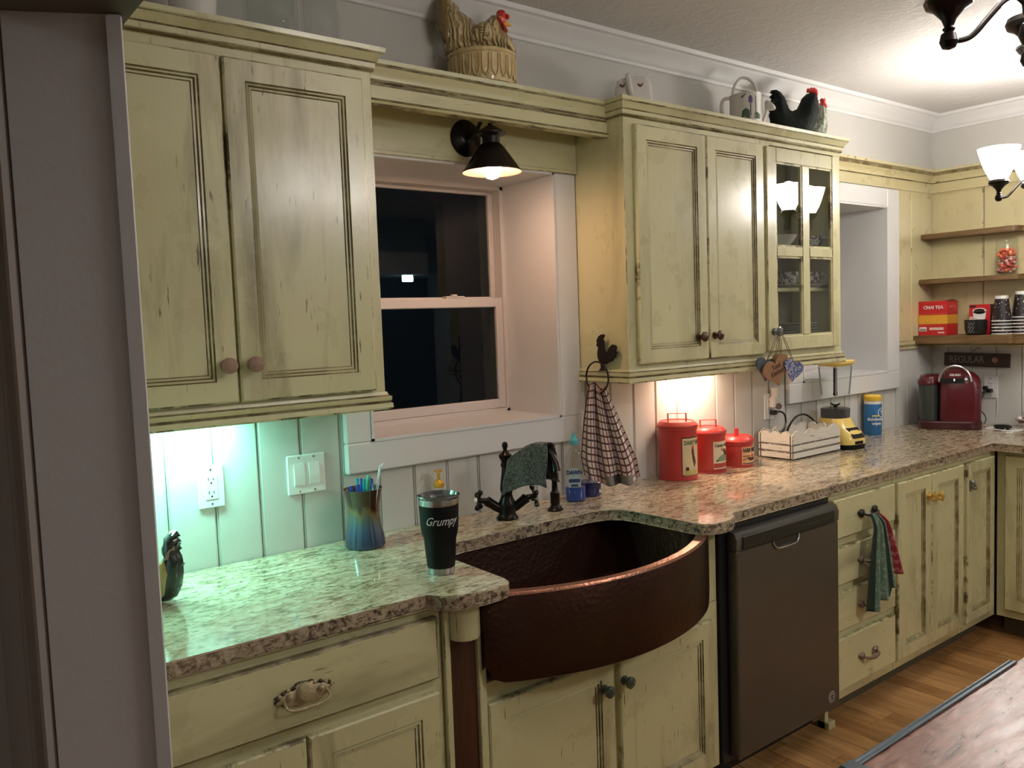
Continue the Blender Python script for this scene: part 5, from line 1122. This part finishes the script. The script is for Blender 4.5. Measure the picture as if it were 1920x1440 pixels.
A0 = -PI / 2; _w0 = wrap
def wrap(pts, *a, **k): return _w0([(x, min(z + 0.032, .148)) for x, z in pts], *a, **k)
cpatch(t, .0635, A0, [[(-.006, .080), (.010, .080), (.010, .098), (.002, .108), (-.006, .098)]], mat('print_purple', (0.10, 0.08, 0.22), .5), 'bird_house_print')
cpatch(t, .0635, A0, [[(-.009, .096), (.002, .110), (.013, .096), (.002, .105)], [(.001, .030), (.004, .030), (.004, .080), (.001, .080)], [(.024, .030), (.027, .030), (.027, .108), (.024, .108)], [(.018, .118), (.026, .134), (.034, .118)], [(-.036, .102), (-.018, .120), (-.014, .116), (-.030, .100)]], m_text_dark, 'post_print')
cpatch(t, .0635, A0, [[(-.034, .022), (-.030, .050), (-.015, .060), (-.002, .050), (.000, .018)], [(.018, .018), (.020, .040), (.034, .044), (.048, .036), (.048, .018)]], mat('print_leaf', (0.05, 0.10, 0.055), .5), 'shrub_print')
cpatch(t, .0635, A0, [[(.022 + .008 * math.cos(q * PI / 6), .028 + .008 * math.sin(q * PI / 6)) for q in range(12)], [(-.018 + .008 * math.cos(q * PI / 6), .026 + .008 * math.sin(q * PI / 6)) for q in range(12)]], mat('print_flower', (0.45, 0.30, 0.27), .5), 'flower_print')
wrap = _w0
# small white dish with rooster prints
t = thing('butter_dish', 'small rounded white dish with tiny rooster prints, left of the watering can', 'dish', (0.205, -0.130, zt_), VA)
mb = MB(); mb.rings([rr3(-.066, .066, -.04, .04, .02, 0), rr3(-.068, .068, -.042, .042, .025, .004), rr3(-.064, .064, -.040, .040, .03, .10), rr3(-.058, .058, -.034, .034, .03, .118), rr3(-.040, .040, -.02, .02, .018, .126)], None); mb.build('dish_body', m_ceramic, t)
mb = MB(); mb.tube([(-.012, -.040, .055), (-.020, -.062, .070), (-.026, -.066, .100), (-.028, -.052, .124), (-.026, -.030, .122)], [.008, .009, .009, .008, .006], 10); mb.build('handle', m_ceramic, t)
for cx in (-.045, .018):
    mb = MB(); q = [(-.012, .006), (-.008, .000), (.000, -.004), (.006, .000), (.010, .012), (.006, .010), (.002, .005), (-.004, .006), (-.008, .010)]
    mb.prism([(cx + a, .088 + b) for a, b in q], -.0425, -.0405, axis='y'); mb.build('rooster_print', mat('print_maroon', (0.12, 0.03, 0.025), .5), t)
# hen on a basket
t = thing('hen_tureen', 'cream glazed hen with a red face sitting on a basket, above the sconce', 'tureen', (-0.455, -0.118, zt_), VA)
rb = lambda a, z: 1 + (0.022 * abs(math.sin(9 * a)) if 0.004 < z < 0.083 else 0)
mb = MB(); mb.lathe([(0.092, 0), (0.098, 0.004), (0.100, 0.020), (0.101, 0.050), (0.102, 0.080), (0.104, 0.084), (0.108, 0.088), (0.108, 0.096), (0.103, 0.100), (0.0, 0.101)], seg=108, wob=rb, cap1=False)
mb.build('basket', m_cream, t)
mb = MB()
for k in range(22):
    a = 2 * PI * k / 22; f_ = lambda b, z: (0.1035 * math.cos(b), 0.1035 * math.sin(b), z); w_ = 0.105
    mb.tube([f_(a - w_, .080), f_(a - w_, .045), f_(a - w_ * .7, .026), f_(a, .016), f_(a + w_ * .7, .026), f_(a + w_, .045), f_(a + w_, .080)], .0032, 6)
mb.build('basket_ribs', m_cream, t)
HK = 0.0001815; yb = 1440
hen = [(250, 930), (215, 720), (175, 620), (150, 520), (110, 420), (128, 330), (105, 250), (120, 170), (95, 100), (150, 20), (200, -60), (290, -110), (350, -30), (400, 20), (440, 80), (520, 130), (530, 200), (600, 240), (680, 300), (740, 350), (780, 420), (860, 450), (930, 430), (960, 380), (1020, 330), (1080, 300), (1150, 300), (1260, 330), (1310, 430), (1280, 520), (1310, 600), (1390, 680), (1450, 820), (1460, 960), (1300, 960), (860, 940)]
mb = inflate(zo(hen, 868, 1500, HK), 0.066, 0.085, 0.0065); mb.build('hen_body', m_hen, t)
mb = inflate(zo([(165, 60), (240, -60), (330, -40), (370, 120), (460, 260), (520, 420), (600, 520), (640, 640), (560, 560), (480, 500), (400, 700), (300, 820), (220, 700), (170, 520), (140, 380)], 868, 1500, HK), 0.03, 0.03, 0.007, y0=-0.026); mb.build('tail_feathers', m_creamd, t)
mb = inflate(zo([(740, 640), (800, 540), (900, 470), (1040, 500), (1130, 600), (1140, 720), (1040, 800), (860, 820), (700, 780)], 868, 1500, HK), 0.02, 0.03, 0.006, y0=-0.054); mb.build('wing', m_hen, t)
mb = MB()
for k in range(4): mb.tube([((840 + 20 * k - 868) * HK, -0.0745, (1500 - 600 - 45 * k) * HK), ((940 + 20 * k - 868) * HK, -0.0750, (1500 - 618 - 45 * k) * HK)], .0012, 6)
mb.build('feather_lines', m_creamd, t)
mb = inflate(zo([(1145, 290), (1150, 230), (1180, 195), (1240, 190), (1290, 215), (1310, 260), (1350, 265), (1378, 310), (1365, 350), (1330, 365), (1290, 330), (1220, 310)], 868, 1500, HK), 0.010, 0.014, 0.004); mb.build('comb', m_red, t)
mb = inflate(zo([(1120, 420), (1150, 350), (1220, 310), (1290, 340), (1310, 420), (1280, 480), (1310, 540), (1335, 600), (1290, 615), (1250, 590), (1225, 520), (1170, 490)], 868, 1500, HK), 0.044, 0.03, 0.004, y0=-0.024); mb.build('face', m_red, t)
mb = MB(); mb.tube([((1290 - 868) * HK, 0, (1500 - 430) * HK), ((1340 - 868) * HK, 0, (1500 - 440) * HK), ((1405 - 868) * HK, 0, (1500 - 462) * HK)], [.010, .007, .001], 10); mb.build('beak', m_beak, t)
mb = MB(); mb.sphere(((1205 - 868) * HK, -0.066, (1500 - 440) * HK), .0035, 10); mb.build('eye', m_beak, t)
# jars at the left end
t = thing('ceramic_jar', 'white glazed jar cut by the top edge of the photo, on the left wall cabinet', 'jar', (-1.345, -0.160, zt_))
mb = MB(); mb.lathe([(0.046, 0), (0.052, 0.006), (0.056, 0.08), (0.050, 0.16), (0.04, 0.19), (0.042, 0.20), (0.0, 0.21)], seg=36, cap1=False); mb.build('jar_body', m_ceramic, t)
def gjar(label, x, r, n=10):
    t = thing('glass_jar', label, 'jar', (x, -0.160, zt_))
    mb = MB(); mb.lathe([(r * .95, 0), (r, 0.006), (r, 0.22), (r * .7, 0.25), (r * .7, 0.27)], seg=n * 3, wob=lambda a, z: 1 + .03 * abs(math.cos(n / 2 * a)), cap1=False, cap0=True); mb.build('glass', m_glass, t)
    mb = MB(); mb.lathe([(r * .86, 0.006), (r * .88, 0.20), (r * .6, 0.24)], seg=n * 3, cap1=False); mb.build('inner_wall', m_glass, t)
gjar('wide clear glass jar on the left wall cabinet, beside the white jar', -1.150, 0.067, 8)
gjar('narrow clear glass jar at the right end of the left wall cabinet', -1.012, 0.050, 10)

# ================================================================== HANGING THINGS
t = thing('towel_ring', 'black iron towel ring topped by a rooster silhouette, on the cabinet side', 'towel ring', (-0.003, 0, 0))
ro = [(-0.139, 1.465), (-0.149, 1.48), (-0.162, 1.487), (-0.166, 1.479), (-0.172, 1.488), (-0.179, 1.484), (-0.17, 1.472), (-0.174, 1.465), (-0.176, 1.45), (-0.177, 1.435), (-0.187, 1.422), (-0.2, 1.441), (-0.215, 1.452), (-0.23, 1.45), (-0.237, 1.439), (-0.231, 1.434), (-0.237, 1.422), (-0.230, 1.418), (-0.229, 1.407), (-0.220, 1.405), (-0.213, 1.396), (-0.192, 1.39), (-0.173, 1.387), (-0.168, 1.372), (-0.178, 1.362), (-0.146, 1.360), (-0.158, 1.372), (-0.156, 1.388), (-0.152, 1.391), (-0.143, 1.406), (-0.142, 1.424), (-0.147, 1.441), (-0.138, 1.45), (-0.142, 1.459)]
mb = MB(); mb.prism(ro, -0.020, -0.014, axis='x'); mb.box(-0.014, 0.0025, -0.170, -0.155, 1.385, 1.40); mb.build('rooster_plate', m_iron, t)
mb = MB(); mb.tube([(-0.026, -0.145 + 0.055 * math.cos(q * PI / 18), 1.338 + 0.055 * math.sin(q * PI / 18)) for q in range(37)], 0.0032, 8, cap=False); mb.build('ring', m_iron, t)
tw = thing('checked_towel', 'white kitchen towel with a red-brown check hanging from the iron rooster ring', 'towel', (-0.029, -0.145, 1.283))
m_check = mat('check_cloth', (0.6, 0.5, 0.46), 0.85, sheen=.2); _t = NT(m_check)
def stripes(t, coord, n, w):
    mu = t.new('ShaderNodeMath', operation='MULTIPLY'); t.link(coord, mu.inputs[0]); mu.inputs[1].default_value = n
    fr_ = t.new('ShaderNodeMath', operation='FRACT'); t.link(mu.outputs[0], fr_.inputs[0])
    lt = t.new('ShaderNodeMath', operation='LESS_THAN'); t.link(fr_.outputs[0], lt.inputs[0]); lt.inputs[1].default_value = w; return lt.outputs[0]
_uv = _t.new('ShaderNodeTexCoord'); _s = _t.new('ShaderNodeSeparateXYZ'); _t.link(_uv.outputs['UV'], _s.inputs[0])
_a = stripes(_t, _s.outputs[0], 13, .27); _b = stripes(_t, _s.outputs[1], 14, .25); _m = _t.new('ShaderNodeMath', operation='ADD'); _t.link(_a, _m.inputs[0]); _t.link(_b, _m.inputs[1])
_c = _t.ramp(_m.outputs[0], [(0.0, (0.62, 0.50, 0.46)), (0.45, (0.15, 0.055, 0.045)), (0.95, (0.07, 0.018, 0.016))], 'CONSTANT'); _t.link(_c, _t.b.inputs['Base Color'])
def tow(u, v):
    s_ = (u - 0.5); w_ = 0.055 + 0.140 * min(1, v * 1.25) ** 0.9
    c = 0.045 * v ** 1.2; x = c + s_ * w_; fold = math.sin(u * 19 + 0.8 + v * 1.4) * (0.010 + 0.014 * v) + math.sin(u * 41) * 0.004
    z = -v * (0.352 - 0.10 * max(0, 0.35 - u) + 0.0 * u) + (0.028 if v < 1 else 0.028) - 0.055 * max(0, u - 0.80) * -v * 2.0
    zz = z + 0.012 * math.sin(u * 6) * (1 - v)
    cx, cy = math.cos(-0.66), math.sin(-0.66)
    yy = fold - 0.0
    X, Y = x * cx - yy * cy, x * cy + yy * cx
    return (X, Y, zz)
grid(90, 40, tow, 'fabric', [m_check, mat('hem_dark', (0.03, 0.025, 0.022), .8), mat('hem_grey', (0.20, 0.19, 0.17), .8)], tw, 0.002, mif=lambda u, v: (0 if v < .90 or u < .38 or u > .86 else (1 if .52 < u < .66 else 2)))
# red and green towel on the drawer pull
tw = thing('striped_towel', 'narrow green and red printed towel hanging from the top drawer handle', 'towel', (0.895, -0.640, 0.780))
m_tw = mat('green_towel', (0.16, 0.26, 0.19), .85, sheen=.2); _t = NT(m_tw)
_n1 = _t.noise(_t.pos((40, 40, 40)), 1.4, 4, .6); _t.link(_t.mix(_t.ramp(_n1, [(0.52, 0.0), (0.62, 1.0)]), (0.115, 0.185, 0.125), (0.24, 0.32, 0.24)), _t.b.inputs['Base Color'])
m_twr = mat('red_towel', (0.38, 0.018, 0.035), .85, sheen=.2); _t = NT(m_twr)
_n1 = _t.noise(_t.pos((50, 50, 40)), 1.2, 4, .6); _t.link(_t.mix(_t.ramp(_n1, [(0.50, 0.0), (0.62, 1.0)]), (0.27, 0.010, 0.025), (0.50, 0.15, 0.15)), _t.b.inputs['Base Color'])
m_twd = mat('darkgreen_towel', (0.02, 0.04, 0.025), .85)
def tow2(u, v):
    w_ = 0.045 + 0.175 * v ** 0.75; x = (u - 0.36) * w_ - 0.010 + 0.01 * v; fo = math.sin(u * 24 + 1) * (0.006 + 0.012 * v)
    z = -v * (0.355 if u < .33 else (0.325 if u < .62 else (0.290 if u < .84 else 0.250))) + 0.004
    y = -0.004 - 0.024 * math.sin(min(1, v * 6) * PI / 2) + fo
    return (x, y, z)
grid(60, 34, tow2, 'fabric', [m_tw, m_twr, m_twd], tw, 0.002, mif=lambda u, v: (2 if u < .10 else 1 if (.84 <= u) else 1 if .50 < u < .60 and v > .35 else 2 if (.26 < u < .32 or .60 < u < .65) else 0))
# hearts on the glass door knob
def heart(label, dx, dz, tilt, m, r, y0, top, txt=None):
    t = thing('heart_ornament', label, 'ornament', (0.792, -0.318, 1.462), 0, 'hearts hanging from the glass knob')
    pts = []
    for k in range(36):
        a = 2 * PI * k / 36; x = 21 * math.sin(a) ** 3; z = 13 * math.cos(a) - 5 * math.cos(2 * a) - 2 * math.cos(3 * a) - math.cos(4 * a)
        pts.append((x * r / 16, z * r / 16))
    mt = Matrix.Translation((dx, y0, dz)) @ Matrix.Rotation(tilt, 4, 'Y')
    mb = MB(); mb.prism(pts, -0.003, 0.003, axis='y', bev=.001); mb.xf(mt); mb.build('heart', m, t)
    mb = MB(); p = mt @ Vector((0, 0, r * .45)); mb.tube([(top, 0.006, 0.008), ((top + p.x) / 2 - 0.004, y0 / 2, p.z / 2), (p.x - .002, y0, p.z)], .0013, 6); mb.tube([(top + .008, 0.006, 0.006), ((top + p.x) / 2 + .008, y0 / 2, p.z / 2), (p.x + .002, y0, p.z)], .0013, 6); mb.build('string', mat('twine', (0.14, 0.085, 0.03), .8), t)
    if txt:
        for i, s_ in enumerate(txt):
            q = text(s_, 0.030, m_ink_brown, t, loc=mt @ Vector((0.002, -0.0036, 0.012 - .024 * i)), rot=(PI / 2, 0.0, 0), sx=.85); q.rotation_euler = (PI / 2, tilt, 0)
    return t
heart('slate blue wooden heart hanging hindmost from the glass knob', -0.100, -0.130, 0.15, mat('heart_blue', (0.07, 0.085, 0.11), .5), 0.050, -0.004, -0.01)
heart('tan wooden heart hanging behind the lettered heart', -0.020, -0.110, 0.1, mat('heart_tan', (0.30, 0.16, 0.075), .6), 0.038, -0.012, 0)
heart('brown wooden heart with dark handwriting, hanging from the glass knob', -0.062, -0.140, -0.30, mat('heart_brown', (0.27, 0.135, 0.06), .6), 0.062, -0.020, -.004, ['Total', 'Kitchen'])
m_glit = mat('heart_glitter', (0.1, 0.12, 0.3), .25, .3, coat=.5); _t = NT(m_glit)
_t.link(_t.ramp(_t.noise(_t.pos((1, 1, 1)), 95, 4, .8), [(0.40, (0.03, 0.045, 0.26)), (0.5, (0.06, 0.09, 0.30)), (0.56, (0.55, 0.58, 0.62)), (0.66, (0.30, 0.24, 0.12))]), _t.b.inputs['Base Color'])
heart('blue and silver glitter heart, rightmost of the hearts on the glass knob', 0.042, -0.145, 0.25, m_glit, 0.048, -0.028, .006)

# ================================================================== DISHES BEHIND THE GLASS DOOR
m_china = mat('china', (0.62, 0.60, 0.55), 0.15, coat=.3); m_chinap = mat('china_print', (0.62, 0.60, 0.55), 0.15, coat=.3); _t = NT(m_chinap)
_t.link(_t.ramp(_t.noise(_t.pos(), 75, 3, .6), [(0.46, (0.60, 0.58, 0.53)), (0.52, (0.12, 0.12, 0.16))]), _t.b.inputs['Base Color'])
for k in range(9):
    t = thing('dinner_plate', ['lowest', 'second from the bottom', 'third from the bottom', 'fourth from the bottom', 'fifth from the bottom', 'fourth from the top', 'third from the top', 'second from the top', 'topmost'][k] + ' of the stacked white plates behind the lower glass panes', 'plate', (1.150, -0.152, 1.3885 + k * 0.0115), 0, 'white plates stacked behind the glass door')
    MB().lathe([(0.055, 0), (0.060, 0.003), (0.090, 0.011), (0.090, 0.0125), (0.058, 0.005), (0, 0.0045)], seg=36, cap1=False).build('plate_body', m_china, t)
t = thing('standing_plate', 'grey patterned plate standing on edge behind the lower left glass pane', 'plate', (0.925, -0.085, 1.3885))
MB().lathe([(0.055, 0), (0.060, 0.003), (0.090, 0.012), (0.090, 0.0135), (0.058, 0.005), (0, 0.0045)], (0, 0, 0), 36, mtx=Matrix.Translation((0, 0.02, 0.0905)) @ Matrix.Rotation(math.radians(80), 4, 'X'), cap1=False).build('plate_body', mat('plate_grey', (0.22, 0.22, 0.20), .2), t)
def cup(label, x, y, z, r=0.042):
    t = thing('tea_cup', label, 'cup', (x, y, z), 0, 'patterned tea cups behind the glass door')
    mb = MB(); mb.lathe([(r * .55, 0.0), (r * .6, 0.004), (r * .9, 0.03), (r, 0.062), (r * .96, 0.062), (r * .85, 0.03), (0, .006)], seg=32, cap1=False); mb.build('cup_body', m_chinap, t)
    mb = MB(); mb.tube([(r * .95, 0, .052), (r * 1.4, 0, .050), (r * 1.45, 0, .030), (r * .88, 0, .020)], .0035, 8); mb.xf(Matrix.Rotation(-1.2, 4, 'Z')); mb.build('handle', m_china, t)
def saucer(label, x, y, z):
    t = thing('saucer', label, 'saucer', (x, y, z), 0, 'saucers under the tea cups')
    MB().lathe([(0.030, 0), (0.035, 0.003), (0.066, 0.013), (0.066, 0.0145), (0.030, 0.005), (0, .0045)], seg=32, cap1=False).build('saucer_body', m_china, t)
saucer('white saucer behind the lower left glass pane', 1.050, -0.185, 1.6405); cup('patterned tea cup on a saucer behind the lower left glass pane', 1.050, -0.185, 1.6455)
saucer('white saucer behind the lower right glass pane', 1.212, -0.185, 1.6405); cup('patterned tea cup on a saucer behind the lower right glass pane', 1.212, -0.185, 1.6455)
cup('patterned tea cup behind the upper right glass pane', 1.222, -0.185, 1.8005, 0.046)
t = thing('serving_bowl', 'wide cream serving bowl behind the upper left glass pane', 'bowl', (1.015, -0.150, 1.8005))
MB().lathe([(0.035, 0), (0.040, 0.003), (0.072, 0.035), (0.085, 0.058), (0.082, 0.058), (0.068, 0.035), (0, .006)], seg=36, cap1=False).build('bowl_body', m_china, t)

# ================================================================== ROOSTER ON THE LEFT COUNTER
t = thing('rooster_ornament', 'painted rooster ornament whose dark tail shows beside the grey jamb, on the left counter', 'figurine', (-1.545, -0.205, zc), VA)
RK = 0.00128 * 0.2917
rp = [(100, 900), (92, 840), (110, 780), (150, 735), (190, 735), (215, 770), (195, 775), (218, 805), (195, 810), (218, 850), (200, 860), (220, 920), (220, 1000), (205, 1080), (170, 1150), (120, 1180), (40, 1190), (-120, 1185), (-200, 1120), (-240, 1000), (-230, 900), (-250, 800), (-230, 740), (-180, 700), (-130, 740), (-110, 830), (-60, 930), (20, 960), (70, 940)]
inflate(zo(rp, -5, 1188, RK), 0.030, 0.036, 0.006).build('body', mat('rooster_dark', (0.016, 0.022, 0.018), .2, coat=.5), t)
mb = inflate(zo([(60, 930), (130, 900), (150, 990), (120, 1120), (60, 1180), (0, 1180), (-60, 1080), (-40, 980)], -5, 1188, RK), 0.010, 0.02, 0.005, y0=-0.028); mb.build('wing', mat('rooster_straw', (0.33, 0.25, 0.09), .25, coat=.4), t)
mb = MB(); sxy = lambda x, y: ((x + 5) * RK, -0.026, (1188 - y) * RK)
for q in (0, 1): mb.tube([sxy(140 + 12 * q, 900), sxy(160 + 8 * q, 850 - 10 * q), sxy(200, 822 + 14 * q)], .0018, 6)
mb.build('tail_lines', mat('tail_red', (0.30, 0.10, 0.07), .3), t)
mb = inflate(zo([(-250, 760), (-250, 690), (-200, 660), (-150, 690), (-140, 760), (-200, 740)], -5, 1188, RK), 0.010, 0.02, 0.005); mb.build('comb', m_red, t)
